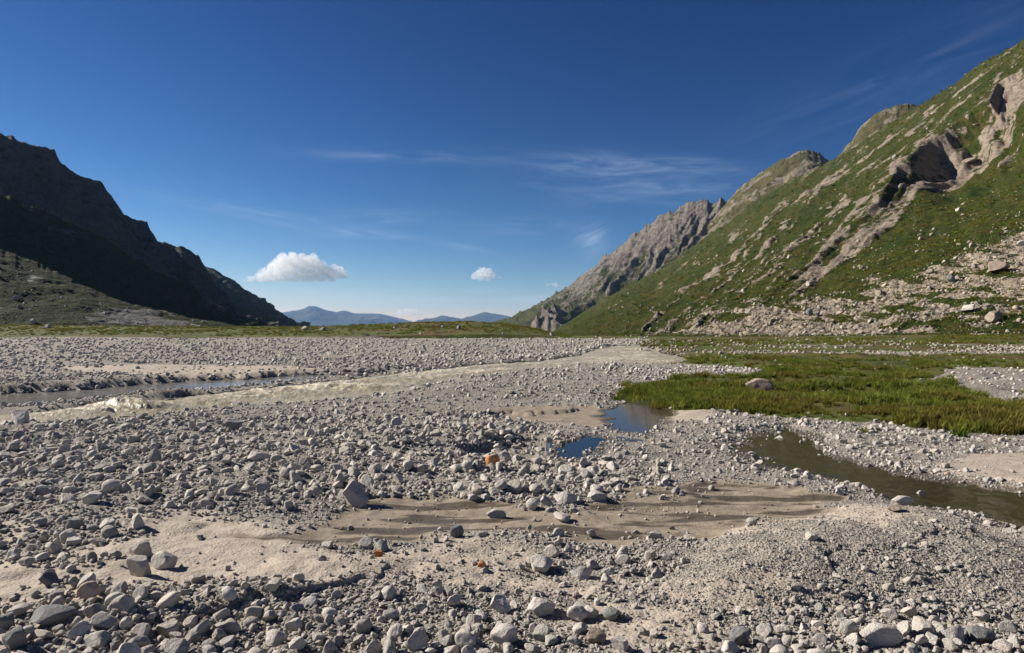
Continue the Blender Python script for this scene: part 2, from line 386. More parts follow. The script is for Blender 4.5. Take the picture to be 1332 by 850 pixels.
# ------------------------------------------------------------------ world
def build_world():
    w = bpy.data.worlds.new('World'); sc.world = w; w.use_nodes = True
    T = NT.__new__(NT); T.t = w.node_tree; T.t.nodes.clear(); T.m = None
    out = T.t.nodes.new('ShaderNodeOutputWorld')
    sky = T.t.nodes.new('ShaderNodeTexSky'); sky.sky_type = 'NISHITA'; sky.sun_disc = False
    sky.sun_elevation = SUN_EL; sky.sun_rotation = math.atan2(SUN_AZ[0], SUN_AZ[1])
    sky.altitude = 2200; sky.air_density = 1.0; sky.dust_density = 0.25; sky.ozone_density = 2.2
    tc = T.t.nodes.new('ShaderNodeTexCoord')
    sep = T.n('ShaderNodeSeparateXYZ'); T.link(tc.outputs['Generated'], sep.inputs[0])
    x, y, z = sep.outputs
    az = T.math('ARCTAN2', x, y); el = T.math('ARCSINE', z)
    # thin high cirrus streaks, each at its own bearing and height in the sky
    total = None
    for px, py, hl, hw, ang, st, seed in CIRRUS:
        a0 = math.atan2(px - CX, F); e0 = math.atan2(CY - py, math.hypot(F, px - CX))
        da = T.math('SUBTRACT', az, a0); de = T.math('SUBTRACT', el, e0)
        ca, sa = math.cos(ang), math.sin(ang)
        u = T.math('ADD', T.math('MULTIPLY', da, ca), T.math('MULTIPLY', de, sa))
        v = T.math('SUBTRACT', T.math('MULTIPLY', de, ca), T.math('MULTIPLY', da, sa))
        cb = T.n('ShaderNodeCombineXYZ', i_0=T.math('MULTIPLY', u, 5.0), i_1=T.math('MULTIPLY', v, 34.0), i_2=seed)
        nz = T.noise(cb.outputs[0], 1.6, 6, 0.62, 0.6)
        uu = T.math('DIVIDE', u, hl / F); vv = T.math('DIVIDE', v, hw / F)
        q = T.math('ADD', T.math('MULTIPLY', uu, uu), T.math('MULTIPLY', vv, vv))
        e = T.math('POWER', 2.718, T.math('MULTIPLY', q, -1.2))
        k = T.math('MULTIPLY', T.math('MULTIPLY', e, T.ramp(nz, 0.34, 0.85)), st * 0.6)
        total = k if total is None else T.math('ADD', total, k)
    total = T.math('MINIMUM', total, 0.8)
    hs = T.n('ShaderNodeHueSaturation'); hs.inputs['Saturation'].default_value = SKY_SAT; hs.inputs['Value'].default_value = 1.0
    T.link(sky.outputs[0], hs.inputs['Color'])
    sp = T.n('ShaderNodeSeparateColor'); T.link(hs.outputs[0], sp.inputs[0])
    ch = [T.math('POWER', T.math('MULTIPLY', sp.outputs[k], c), g) for k, (c, g) in enumerate(((0.368, 2.3), (0.395, 1.8), (0.474, 1.5)))]
    cc = T.n('ShaderNodeCombineColor', i_0=ch[0], i_1=ch[1], i_2=ch[2])
    c = T.mix(total, cc.outputs[0], CIRRUS_COL)
    bg = T.t.nodes.new('ShaderNodeBackground'); bg.inputs['Strength'].default_value = SKY_STRENGTH
    T.link(c, bg.inputs['Color']); T.link(bg.outputs[0], out.inputs['Surface'])

SKY_STRENGTH, SKY_SAT, SKY_GAMMA = 0.05, 1.0, 2.0
CIRRUS_COL = (9.0, 10.5, 12.5)
CIRRUS = [(545, 204, 140, 9, 0.02, 0.35, 1.0), (820, 219, 130, 16, -0.08, 0.55, 2.0), (890, 240, 120, 14, 0.03, 0.35, 3.0),
          (370, 285, 120, 7, -0.13, 0.5, 4.0), (475, 305, 60, 6, -0.02, 0.45, 5.0), (490, 288, 110, 14, 0.05, 0.25, 6.0),
          (605, 323, 40, 5, -0.2, 0.4, 7.0), (768, 312, 20, 17, 0.5, 0.75, 8.0), (1170, 100, 170, 36, 0.25, 0.10, 9.0),
          (560, 385, 330, 12, 0.0, 0.35, 10.0), (680, 296, 90, 14, 0.0, 0.2, 11.0), (790, 255, 130, 18, -0.12, 0.22, 12.0)]
build_world()

sun = bpy.data.lights.new('sun', 'SUN'); sun.energy = 5.0; sun.angle = math.radians(0.53); sun.color = (1.0, 0.93, 0.82)
so = bpy.data.objects.new('sun', sun); COL.objects.link(so)
sd_ = Vector((SUN_AZ[0] * math.cos(SUN_EL), SUN_AZ[1] * math.cos(SUN_EL), math.sin(SUN_EL)))
so.rotation_euler = sd_.to_track_quat('Z', 'Y').to_euler(); so.location = (-200, 60, 300)

cam = bpy.data.cameras.new('camera'); cam.lens = 24; cam.sensor_width = 36; cam.sensor_fit = 'HORIZONTAL'; cam.clip_end = 60000; cam.clip_start = 0.1
co = bpy.data.objects.new('camera', cam); COL.objects.link(co); co.location = (0, 0, H); co.rotation_euler = (math.pi / 2, 0, 0); sc.camera = co
sc.view_settings.view_transform = 'Standard'; sc.view_settings.look = 'None'; sc.view_settings.exposure = 0.9; sc.view_settings.gamma = 1
cy = sc.cycles
cy.max_bounces = 24; cy.diffuse_bounces = 2; cy.glossy_bounces = 2; cy.transmission_bounces = 2; cy.volume_bounces = 24; cy.transparent_max_bounces = 12
cy.use_denoising = True

# ------------------------------------------------------------------ ground sheet
def build_ground():
    scr = np.concatenate([np.linspace(905, 436.0, 620), np.linspace(435.8, 432.5, 70)[0:]])
    ys = H * F / (scr - CY)
    ys = np.unique(np.concatenate([ys, np.arange(160, 188, 0.4), np.arange(188, 245, 1.6)]))
    ys = np.concatenate([[-40, -15, -5, 0.5, 2.5, 4.2], ys[ys > 5.2], [380, 430, 520, 700, 1000, 1600, 3000, 6000, 12000, 17000, 30000]])
    ss = np.concatenate([np.linspace(-1.5, -0.82, 60)[:-1], np.linspace(-0.82, 0.82, 1000), np.linspace(0.82, 1.5, 60)[1:]])
    Y, S = np.meshgrid(ys, ss, indexing='ij')
    X = S * (np.abs(Y) + np.where(Y < 6, 6 - np.abs(Y) * 0.9, 0.6))
    x, y = X.ravel(), Y.ravel()
    m = masks(x, y)
    z = ground_z(x, y, m)
    z = np.where(y < 0, 0.0, z)
    # breakup of bare sand between the stones
    p = xyz(x, y)
    n = fbm(p * np.array([0.28, 0.5, 1]) + 3.3, 4)
    px = CX + F * x / np.maximum(y, 0.5); py = CY + F * H / np.maximum(y, 0.5)
    sand = np.clip(0.30 + 0.9 * n, 0, 1) * sstep(640, 700, py) + (0.10 + 0.3 * sstep(0.0, 0.5, n)) * sstep(640, 500, py)
    sand = np.maximum(sand, sstep(0.6, -0.8, m['leftsand']) * np.clip(0.75 + 0.9 * n, 0, 1))
    for k in ('sandpond', 'sandr', 'sandfar', 'sandpondr'): sand = np.maximum(sand, sstep(0.5, -0.3, m[k]))
    sand = np.where(m['bar'] < 0, 0.55 + 0.7 * np.clip(n, -0.2, 0.6), sand)
    mud = np.maximum(sstep(0.35, -0.25, m['mud']), 0.75 * sstep(0.4, -0.3, m['sandpond']))
    wet = np.maximum.reduce([0.8 * sstep(0.5, 0.0, m['pond']), sstep(0.5, 0.0, m['stream']) , sstep(0.4, 0, m['puddle']), sstep(0.5, 0, m['river']), sstep(0.3, 0, m['branch'])])
    wet = np.maximum(wet, 0.95 * sstep(0.1, -0.3, m['mud']) * sstep(-0.15, 0.3, fbm(p * np.array([0.45, 2.2, 1]) + 50, 4)))
    grass = sstep(0.3, -0.3, m['meadow']) * (1 - sstep(0.5, -0.5, m['patch'])) 
    by = np.interp(px, BX, BY)
    y0 = 171 + 10 * sstep(400, -100, px)
    grass = np.maximum(grass, sstep(y0 - 1, y0 + 1.5, y))
    # grassy line along the slope foot and a thin grassy strip on the far left plain
    grass = np.maximum(grass, sstep(by - 42, by - 34, y) * sstep(800, 850, px))
    grass = np.maximum(grass, 0.9 * sstep(0.5, -0.5, m['band']) * (0.72 + 0.8 * fbm(p * np.array([0.05, 0.09, 1]) + 9, 3)))
    strip = sstep(-1, 1, (y - 128)) * sstep(1, -1, (y - 146)) * sstep(380, 250, px) * sstep(100, 180, px)
    grass = np.maximum(grass, strip * (0.6 + 0.6 * fbm(p * 0.06, 3)))
    rusty = np.maximum(0.9 * (m['band'] < 0), 0) + sstep(150, 175, y) * (0.5 + 0.5 * sstep(440, 500, px) * sstep(640, 560, px)) + 0.5 * sstep(0.5, -3, m['meadow'])
    o = mesh_obj('ground', np.stack([x, y, z], -1), grid_faces(*X.shape), ground_mat(), dict(sand=sand, mud=mud, wet=wet, grass=grass, rusty=rusty))
    tag(o, kind='structure')
build_ground()

# ------------------------------------------------------------------ water
def water_sheet(name, px0, px1, py0, py1, nr, nc, pg, zf, mat, foam=None, grow=0.5):
    scr = np.linspace(py0, py1, nr); pxs = np.linspace(px0, px1, nc)
    PY, PXX = np.meshgrid(scr, pxs, indexing='ij')
    Y = H * F / (PY - CY); X = (PXX - CX) / F * Y
    x, y = X.ravel(), Y.ravel()
    jx, jy = jitter(x, y); d = sd(jx, jy, pg)
    z, at = zf(x, y, d)
    f = grid_faces(nr, nc)
    keep = (d[f] < grow).any(1); f = f[keep]
    used = np.unique(f); rm = -np.ones(len(x), int); rm[used] = np.arange(len(used))
    o = mesh_obj(name, np.stack([x, y, z], -1)[used], rm[f], mat, {k: v[used] for k, v in at.items()})
    return tag(o, kind='structure')

def silty_mat():
    t = NT('silty_river'); g = t.coords('Object', (1, 1, 1), (0, 0, -0.62))
    foam = t.attr('foam')
    gs = t.coords('Object', (2.2, 0.8, 1), (0, 0, 0.62))
    n = t.noise(gs, 1.2, 6, 0.65); n2 = t.noise(gs, 5, 5, 0.7)
    c = t.mix(t.ramp(n, 0.35, 0.65), (0.275, 0.232, 0.148), (0.42, 0.37, 0.26))
    ff = t.ramp(t.math('ADD', foam, t.math('MULTIPLY', t.math('SUBTRACT', n2, 0.5), 1.5)), 0.38, 0.72)
    c = t.mix(ff, c, (0.66, 0.60, 0.46))
    nrm = t.bump(t.math('ADD', n2, n), 0.8, 0.06)
    return t.surf(t.principled(c, 0.34, nrm, 0.25))

def river_z(x, y, d):
    ang = math.atan2(0.58, 0.81); ca, sa = math.cos(ang), math.sin(ang)
    u = x * sa + y * ca; v = x * ca - y * sa
    q = np.stack([u * 1.25 + 0.35 * fbm(xyz(x, y) * 0.5, 2), v * 0.7, np.zeros_like(u)], -1)
    w = ridged(q, 4, 0.55); w = np.clip(w * 0.5 + 0.1, -0.6, 1.2)
    inner = sstep(0.2, -1.6, d)
    px, py = PX(x, y, ZR)
    amp = 0.19 * (0.35 + 0.65 * sstep(0.0, 300, px)) * (1 - 0.5 * sstep(55, 75, y))
    calm = sstep(-0.9, 0.3, fbm(np.stack([u * 0.15, v * 0.3, 0 * u], -1) + 4, 2))
    z = ZR + 0.012 + amp * w * inner * calm
    foam = np.clip((w - 0.28) * 1.2, 0, 1) * inner * calm
    # breaking standing wave close to the near bank, far left
    for (ax, ay, lx, ly, hh) in ((176, 534, 1.6, 0.7, 0.34), (150, 537, 1.6, 0.7, 0.26), (120, 543, 1.8, 0.5, 0.2), (265, 528, 1.7, 0.5, 0.22), (60, 547, 2, 0.6, 0.15), (365, 514, 2, 0.8, 0.2), (455, 507, 2, 0.9, 0.22), (520, 497, 2, 0.9, 0.2)):
        bx, by_ = W(ax, ay, ZR)
        e = np.exp(-((x - bx) / lx) ** 2 - ((y - by_) / ly) ** 2) * (0.8 + 0.35 * fbm(xyz(x, y) * np.array([1.2, 2.2, 1]), 3))
        z = z + hh * e; foam = np.maximum(foam, np.clip(e * 0.9, 0, 1) * min(1, hh * 2.0))
    foam = np.maximum(foam, 0.35 * sstep(0.0, -0.3, d) * sstep(-1.3, -0.3, d))
    z = z + 0.02 * fbm(xyz(x, y) * 4, 3)
    return z, dict(foam=foam)
water_sheet('river', -300, 930, 590, 447, 420, 1000, RIVER, river_z, silty_mat(), grow=0.7)

def glossy_water(name, deep, murk, rough, bumps, opac):
    t = NT(name); g = t.coords('Object')
    n = t.noise(t.coords('Object', (1, 1.6, 1)), 3.0 * bumps, 4, 0.6)
    nrm = t.bump(n, 0.10, 0.02)
    fr = t.n('ShaderNodeFresnel'); fr.inputs['IOR'].default_value = 1.33; t.link(nrm, fr.inputs['Normal'])
    gl = t.n('ShaderNodeBsdfGlossy'); gl.inputs['Roughness'].default_value = rough; t.link(nrm, gl.inputs['Normal'])
    tr = t.n('ShaderNodeBsdfTransparent'); tr.inputs['Color'].default_value = (*deep, 1)
    df = t.n('ShaderNodeBsdfDiffuse'); df.inputs['Color'].default_value = (*murk, 1)
    m1 = t.n('ShaderNodeMixShader'); m1.inputs[0].default_value = opac; t.link(tr.outputs[0], m1.inputs[1]); t.link(df.outputs[0], m1.inputs[2])
    m2 = t.n('ShaderNodeMixShader'); t.link(fr.outputs[0], m2.inputs[0]); t.link(m1.outputs[0], m2.inputs[1]); t.link(gl.outputs[0], m2.inputs[2])
    return t.surf(m2.outputs[0])

def flat(zw, amp=0.004, sc_=3.0):
    def f(x, y, d): return zw + 0.012 + amp * fbm(xyz(x, y) * sc_, 2), {}
    return f
water_sheet('side_channel', -300, 540, 556, 480, 200, 500, BRANCH, flat(ZB, 0.012, 2.0), glossy_water('channel_water', (0.6, 0.58, 0.5), (0.27, 0.255, 0.23), 0.12, 1.6, 0.75), grow=0.4)
water_sheet('pond', 760, 890, 575, 508, 60, 90, POND, flat(ZP, 0.001, 2.0), glossy_water('pond_water', (0.62, 0.58, 0.48), (0.13, 0.12, 0.095), 0.015, 0.8, 0.42), grow=1.2)
water_sheet('puddle', 710, 810, 612, 556, 50, 80, PUDDLE, flat(ZP, 0.001, 2.0), glossy_water('puddle_water', (0.5, 0.48, 0.42), (0.06, 0.06, 0.05), 0.01, 0.6, 0.2), grow=0.6)
water_sheet('stream', 920, 1560, 770, 540, 150, 260, STREAM, flat(ZS, 0.006, 3.0), glossy_water('stream_water', (0.66, 0.60, 0.44), (0.10, 0.088, 0.045), 0.03, 2.0, 0.32), grow=0.6)

# ------------------------------------------------------------------ mountains and slopes
def interp_line(line, px):
    a = np.array(line, float); return np.interp(px, a[:, 0], a[:, 1]), np.interp(px, a[:, 0], a[:, 2])

def mountain(name, mat, ridge, base, x0, x1, dx, nrow, disp=None, attrs=None, jag=(0, 10), nb=8, backdepth=1.6, zlow=-40, vpow=1.0, ridgefade=0.6):
    px = np.arange(x0, x1 + dx, dx)
    rp, rY = interp_line(ridge, px); bp, bY = interp_line(base, px)
    kw = max(3, int(len(px) * 0.06)) | 1
    def sm(a):
        return np.convolve(np.pad(a, kw, mode='reflect', reflect_type='odd'), np.ones(kw) / kw, 'same')[kw:-kw]
    rY, bY, bp = sm(sm(rY)), sm(sm(bY)), sm(bp)
    rp0 = np.minimum(rp, bp - 0.3)
    if jag[0]:
        rp = rp - jag[0] * fbm(xyz(px / jag[1], 0.0, 3.0), 4, 0.6)
    rp = np.minimum(rp, bp - 0.3)
    v = np.linspace(0, 1, nrow) ** vpow
    PXG = np.broadcast_to(px, (nrow, len(px)))
    V = np.broadcast_to(v[:, None], PXG.shape)
    PYG = bp + (rp0 - bp) * V + (rp - rp0) * V ** 9
    Y = 1 / (1 / bY + (1 / rY - 1 / bY) * V)
    X = (PXG - CX) / F * Y; Z = H - (PYG - CY) / F * Y
    P = np.stack([X, Y, Z], -1)
    # plane normal estimate
    du = np.gradient(P, axis=1); dv = np.gradient(P, axis=0)
    N = np.cross(du, dv); N /= np.linalg.norm(N, axis=-1, keepdims=True) + 1e-9
    N = np.where(N[..., 2:3] < 0, -N, N)
    for _ in range(2):
        N = np.stack([np.apply_along_axis(sm, 1, N[..., c]) for c in range(3)], -1)
    N /= np.linalg.norm(N, axis=-1, keepdims=True)
    at = {}
    flatP = P.reshape(-1, 3)
    if attrs: at = {k: a.reshape(-1) for k, a in attrs(flatP, PXG.ravel(), PYG.ravel(), V.ravel()).items()}
    if disp:
        dsp = disp(flatP, PXG.ravel(), PYG.ravel(), V.ravel(), at).reshape(PXG.shape)
        fade = 1 - ridgefade * sstep(0.75, 1.0, V)
        P = P + N * (dsp * fade)[..., None]
    rowsP = [P]
    skirt = P[0].copy(); skirt[:, 2] = zlow; skirt[:, 1] -= 0.5
    back = []
    top = P[-1]
    for k in range(1, nb + 1):
        q = k / nb
        b = top.copy(); sc_ = 1 + (backdepth - 1) * q
        b[:, 0] *= sc_; b[:, 1] *= sc_
        b[:, 2] = top[:, 2] + (zlow - top[:, 2]) * q ** 1.1
        b += (fbm(b / 60.0, 3) * 0.03 * top[:, 2].max() * (1 if k < nb else 0))[:, None] * np.array([0, 0, 1])
        back.append(b)
    full = np.concatenate([skirt[None], P, np.array(back)], 0)
    nr, nc = full.shape[:2]
    for k in at:
        a = at[k].reshape(PXG.shape)
        at[k] = np.concatenate([a[:1], a, np.repeat(a[-1:], nb, 0)], 0).ravel()
    for k in ('rock', 'scree'):
        if k not in at: at[k] = np.zeros(nr * nc)
    o = mesh_obj(name, full.reshape(-1, 3), grid_faces(nr, nc), mat, at)
    tag(o, kind='structure')
    return dict(P=P, N=N, px=PXG, py=PYG, v=V, obj=o)

def pl_side(px, py, line):
    return sd_line(px, py, np.array(line, float))

# --- right slope
CLIFF = [(1420, 40), (1335, 88), (1300, 108), (1287, 132), (1248, 156), (1208, 184), (1169, 219), (1160, 238), (1149, 258), (1120, 287), (1085, 317), (1041, 352), (1000, 385)]
def S_common(px, py):
    c = np.array(CLIFF[::-1], float)       # >0 on the upper-left side
    return np.abs(pl_side(px, py, CLIFF)) * np.where(py < np.interp(px, c[:, 0], c[:, 1]), 1.0, -1.0)
_s_test = S_common(np.array([1100.0]), np.array([200.0]))[0]
SGN = 1 if _s_test > 0 else -1
SLAB = [((832, 432), (905, 372), (990, 312), 5.0), ((868, 430), (935, 372), (1010, 310), 4.5), ((905, 425), (955, 385), (1005, 335), 5.0),
        ((955, 390), (985, 362), (1020, 338), 9.0), ((1010, 345), (1060, 300), (1105, 262), 6.0), ((985, 300), (1040, 262), (1090, 235), 4.0),
        ((1060, 250), (1110, 215), (1165, 180), 5.0), ((1090, 300), (1130, 262), (1165, 232), 10.0), ((1180, 175), (1230, 135), (1275, 100), 5.0),
        ((1230, 170), (1280, 140), (1345, 110), 8.0), ((1260, 190), (1310, 160), (1360, 130), 7.0), ((1205, 215), (1235, 205), (1260, 200), 5.0)]
TALUS = [(800, 442), (850, 428), (960, 398), (1040, 384), (1110, 370), (1180, 350), (1240, 325), (1332, 290), (1500, 230), (1700, 200), (1700, 460), (800, 460)]
def S_attrs(P, px, py, v):
    s = S_common(px, py) * SGN
    q = (px * 0.77 - py * 0.64) ; r = (px * 0.64 + py * 0.77)       # along / across the strata
    st = fbm(np.stack([q / 70, r / 7.0, 0 * q], -1), 5, 0.6)
    rock = 0.10 + 0.42 * st
    rock += 0.14 * sstep(150, 20, np.abs(s - 30)) * (s > -3) * sstep(410, 330, py)
    for a, b, c, wd in SLAB:
        d = np.abs(pl_side(px, py, [a, b, c])) + 5.0 * fbm(np.stack([q / 25, r / 6.0, 0 * q + 2], -1), 3)
        rock = np.maximum(rock, 0.88 * sstep(wd * 1.5, wd * 0.1, d) * (0.55 + 0.9 * st))
    ctap = sstep(1350, 1320, px) * sstep(985, 1060, px)
    rock = np.maximum(rock, sstep(-26, -18, s) * sstep(19, -4, s + 9 * fbm(np.stack([q / 22, r / 9.0, 0 * q + 4], -1), 4)) * ctap * (0.66 + 0.65 * st))      # cliff rib
    rock -= 0.55 * sstep(-18, -28, s) * sstep(420, 380, py) * (1 - sstep(1240, 1300, px) * sstep(230, 180, py))
    rock = np.where(px < 870, rock - 0.25 * sstep(870, 790, px), rock)
    dt = -1 * sd(px, py, np.array(TALUS, float))
    dt = dt + 14 * fbm(np.stack([px / 60, py / 22, 0 * px], -1), 3)
    gap = fbm(np.stack([px / 70, py / 9, 0 * px + 5], -1), 3)
    scree = sstep(-20, 22, dt) * (0.80 - 0.72 * sstep(0.0, 0.5, gap + 0.35 * sstep(1060, 1250, px) * sstep(375, 400, py)))
    scree = scree * (1 - 0.8 * sstep(432, 437, py) * sstep(1250, 900, px))
    scree = np.maximum(scree, 0.28 * sstep(-120, 0, dt) * sstep(0.0, 0.5, fbm(np.stack([px / 40, py / 30, 0 * px + 8], -1), 4)))
    return dict(rock=np.clip(rock, 0, 1.2), scree=np.clip(scree, 0, 1))
def S_disp(P, px, py, v, at):
    s = S_common(px, py) * SGN
    dist = np.linalg.norm(P, axis=1)
    tap = np.interp(px + 0.64 * s, [985, 1041, 1085, 1120, 1150, 1172, 1200, 1240, 1275, 1298, 1335, 1400], [0, 3, 4, 5, 7, 14, 27, 30, 29, 19, 7, 2])
    tap = tap * (1 + 0.2 * fbm(np.stack([px / 45, py / 45, 0 * px + 3], -1), 3))
    step = 0
    for kk, (off, wt) in enumerate(((0.0, 0.6), (5.0, 0.3), (10.0, 0.2))):
        edge = s + off + (1.2 + 0.8 * kk) * fbm(np.stack([px / 38, py / 38, 0 * px + 9 * kk], -1), 3, 0.5)
        lw = wt * (1 + 0.25 * fbm(np.stack([px / 55, py / 55, 0 * px + 40 + 9 * kk], -1), 2))
        step = step - tap * np.clip(lw, 0, 2) * (1 - sstep(-2.5, 1.5, edge))
    step = step * np.exp(-np.maximum(-s, 0) / 60)
    nearc = np.exp(-(s / 14) ** 2) * sstep(1010, 1080, px)
    q = (px * 0.77 - py * 0.64); r = (px * 0.64 + py * 0.77)
    rock = np.clip(at['rock'] - 0.1, 0, 1)
    str_ = ridged(np.stack([q / 60, r / 9.0, 0 * q], -1), 5, 0.6)
    blk = ridged(P / 14.0, 4, 0.55)
    sc_ = np.clip(dist / 500, 0.3, 2.0)
    d = step + 3.2 * fbm(P / 70.0, 4) * sc_ + 1.1 * fbm(P / 9, 4) * sc_ * sstep(0.0, 0.12, v)
    d += rock * (1.5 * str_ + 0.9 * blk) * sc_ * (1 - 0.75 * nearc)
    d += at['scree'] * 0.5 * fbm(P / 2.5, 3) + 0.5 * fbm(P / 3.5, 3) * sstep(700, 250, dist)
    return d * sstep(0.0, 0.05, v)
M_S = mountain_mat('grassy_rock_slope', (0.024, 0.038, 0.005), (0.046, 0.050, 0.009), (0.075, 0.055, 0.018), (0.165, 0.135, 0.105), (0.315, 0.26, 0.205), (0.33, 0.275, 0.21), 1.0, 0.9,
                   ((1, 1, 1), (0, 0, 0)))
S_RIDGE = [(690, 442, 1700), (706, 439, 1600), (723, 432, 1500), (759, 406, 1350), (814, 373, 1250), (854, 354, 1200), (898, 322, 1150), (942, 293, 1100), (1000, 253, 1050), (1045, 227, 1000), (1095, 203, 950),
           (1150, 166, 880), (1185, 142, 840), (1240, 110, 790), (1275, 84, 750), (1332, 52, 700), (1400, 12, 660), (1500, -50, 620), (1800, -230, 560)]
S_BASE = [(690, 444, 232), (722, 443, 226), (850, 440.5, 203), (1000, 440, 182), (1150, 438, 166), (1332, 435, 150), (1500, 432, 143), (1800, 428, 130)]
S = mountain('hillside', M_S, S_RIDGE, S_BASE, 690, 1640, 1.3, 430, S_disp, S_attrs, jag=(2.2, 14), zlow=-25, backdepth=1.5)

# --- rocky mountain behind it
def gully(P, px, py, v, amp, w1, skew, seed):
    u = px - skew * (v - 1) * 1.0 + 6 * fbm(np.stack([px / 30, py / 30, 0 * px + seed], -1), 3)
    g = ridged(np.stack([u / w1, v * 0.9 + seed, 0 * u + seed], -1), 5, 0.5)
    return amp * (g - 0.6)
def R1_attrs(P, px, py, v):
    g = gully(P, px, py, v, 1.0, 34, 120, 2.0)
    rock = 0.12 + 0.40 * sstep(0.25, 0.95, v) + 0.45 * g + 0.25 * fbm(P / 120, 4)
    rock = rock * (0.35 + 0.65 * sstep(680, 780, px))
    low = sstep(30, 5, np.abs(px - 725 + (py - 425) * 0.9)) * sstep(400, 425, py)
    rock = np.maximum(rock, 1.0 * low)
    return dict(rock=np.clip(rock, 0, 1), scree=0 * px)
def R1_disp(P, px, py, v, at):
    d = gully(P, px, py, v, 24, 34, 120, 2.0) + 5 * ridged(P / 45, 4, 0.55) + 12 * fbm(P / 200, 3)
    low = sstep(26, 5, np.abs(px - 725 + (py - 425) * 0.9)) * sstep(395, 420, py)
    d += low * 26 * ridged(np.stack([px / 14, v * 2, 0 * px], -1), 3)
    return d
M_R1 = mountain_mat('rocky_mountain', (0.050, 0.056, 0.020), (0.066, 0.066, 0.026), (0.085, 0.075, 0.04), (0.10, 0.09, 0.08), (0.25, 0.215, 0.18), (0.28, 0.25, 0.21), 0.32, 4.0)
R1 = mountain('mountain', M_R1, [(640, 425, 3400), (650, 421, 3300), (660, 417, 3200), (686, 405, 2900), (720, 386, 2700), (741, 373, 2600), (774, 347, 2450), (789, 333, 2400), (800, 329, 2350), (821, 310, 2300), (840, 296, 2250), (858, 285, 2200), (876, 275, 2150),
              (898, 265, 2100), (920, 261, 2050), (927, 266, 2040), (933, 264, 2030), (938, 258, 2020), (944, 266, 2010), (960, 262, 2000), (1010, 240, 1900), (1060, 235, 1850), (1150, 240, 1800)],
              [(640, 432, 2600), (700, 437, 2000), (800, 440, 1700), (950, 440, 1500), (1150, 440, 1400)], 640, 1140, 1.0, 190, R1_disp, R1_attrs, jag=(4.5, 9), zlow=-80, backdepth=1.35, ridgefade=0.75)

def R2_attrs(P, px, py, v): return dict(rock=np.clip(0.28 + 0.5 * fbm(P / 60, 4) + 0.2 * v, 0, 1), scree=0 * px)
def R2_disp(P, px, py, v, at): return 7 * ridged(P / 80, 5, 0.55) + 2.0 * ridged(P / 18, 3)
M_R2 = mountain_mat('brown_peak', (0.075, 0.07, 0.028), (0.095, 0.085, 0.035), (0.11, 0.09, 0.045), (0.13, 0.115, 0.085), (0.24, 0.205, 0.15), (0.26, 0.22, 0.17), 0.4, 3.0)
mountain('mountain', M_R2, [(925, 290, 1750), (943, 268, 1700), (963, 246, 1680), (985, 229, 1660), (1000, 220, 1640), (1012, 212, 1630), (1040, 198, 1600), (1050, 196, 1595), (1058, 198, 1590), (1066, 202, 1590), (1076, 212, 1580), (1095, 225, 1570), (1140, 260, 1560)],
         [(925, 330, 1300), (1000, 330, 1250), (1140, 330, 1200)], 925, 1140, 0.9, 110, R2_disp, R2_attrs, jag=(2.0, 7), zlow=-60, backdepth=1.3, ridgefade=0.7)
mountain('mountain', M_R2, [(1075, 230, 1400), (1095, 200, 1360), (1110, 182, 1340), (1122, 165, 1320), (1140, 150, 1300), (1160, 141, 1280), (1175, 138, 1270), (1190, 138, 1260), (1210, 142, 1250), (1280, 175, 1230)],
         [(1075, 280, 1120), (1280, 280, 1080)], 1075, 1280, 0.9, 100, R2_disp, R2_attrs, jag=(2.0, 7), zlow=-60, backdepth=1.3, ridgefade=0.7)

# --- left side, in the shade
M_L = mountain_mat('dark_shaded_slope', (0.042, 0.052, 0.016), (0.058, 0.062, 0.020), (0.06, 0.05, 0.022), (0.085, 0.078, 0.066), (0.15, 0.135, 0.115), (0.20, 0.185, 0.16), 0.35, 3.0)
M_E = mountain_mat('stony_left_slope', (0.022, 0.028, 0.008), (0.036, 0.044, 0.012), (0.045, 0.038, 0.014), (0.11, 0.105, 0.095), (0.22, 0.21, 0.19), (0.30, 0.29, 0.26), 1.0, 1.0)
def L_disp(a1, a2, a3):
    def f(P, px, py, v, at):
        return gully(P, px, py, v, a1, 60, -90, 5.0) + a2 * ridged(P / 70, 4, 0.55) + a3 * fbm(P / 16, 3)
    return f
def L_attrs(lo):
    def f(P, px, py, v): return dict(rock=np.clip(lo + 0.35 * fbm(P / 90, 4) + 0.2 * v, 0, 1), scree=0 * px)
    return f
A_RIDGE = [(-700, 120, 713), (-300, 90, 731), (-120, 130, 744), (0, 176, 775), (20, 184, 781), (42, 192, 787), (70, 199, 793), (78, 214, 799), (100, 231, 806), (125, 240, 824), (145, 260, 843), (160, 280, 868), (180, 291, 892), (188, 290, 899),
           (203, 315, 930), (222, 324, 954), (232, 323, 967), (250, 333, 992), (256, 334, 1004), (264, 350, 1016), (275, 372, 1041), (288, 396, 1054), (310, 415, 1085), (340, 428, 1116), (360, 432, 1147)]
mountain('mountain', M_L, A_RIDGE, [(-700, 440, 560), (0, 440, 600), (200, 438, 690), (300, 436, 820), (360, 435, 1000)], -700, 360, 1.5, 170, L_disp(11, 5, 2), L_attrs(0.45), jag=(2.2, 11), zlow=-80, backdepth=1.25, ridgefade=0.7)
C_RIDGE = [(180, 300, 1819), (240, 335, 1854), (262, 346, 1889), (275, 351, 1903), (295, 362, 1931), (320, 380, 1994), (345, 399, 2065), (362, 413, 2135), (378, 426, 2205), (400, 434, 2310)]
mountain('mountain', M_L, C_RIDGE, [(180, 440, 1500), (300, 438, 1600), (400, 437, 2100)], 180, 400, 1.0, 120, L_disp(20, 10, 3), L_attrs(0.3), jag=(1.4, 9), zlow=-120, backdepth=1.3, ridgefade=0.7)
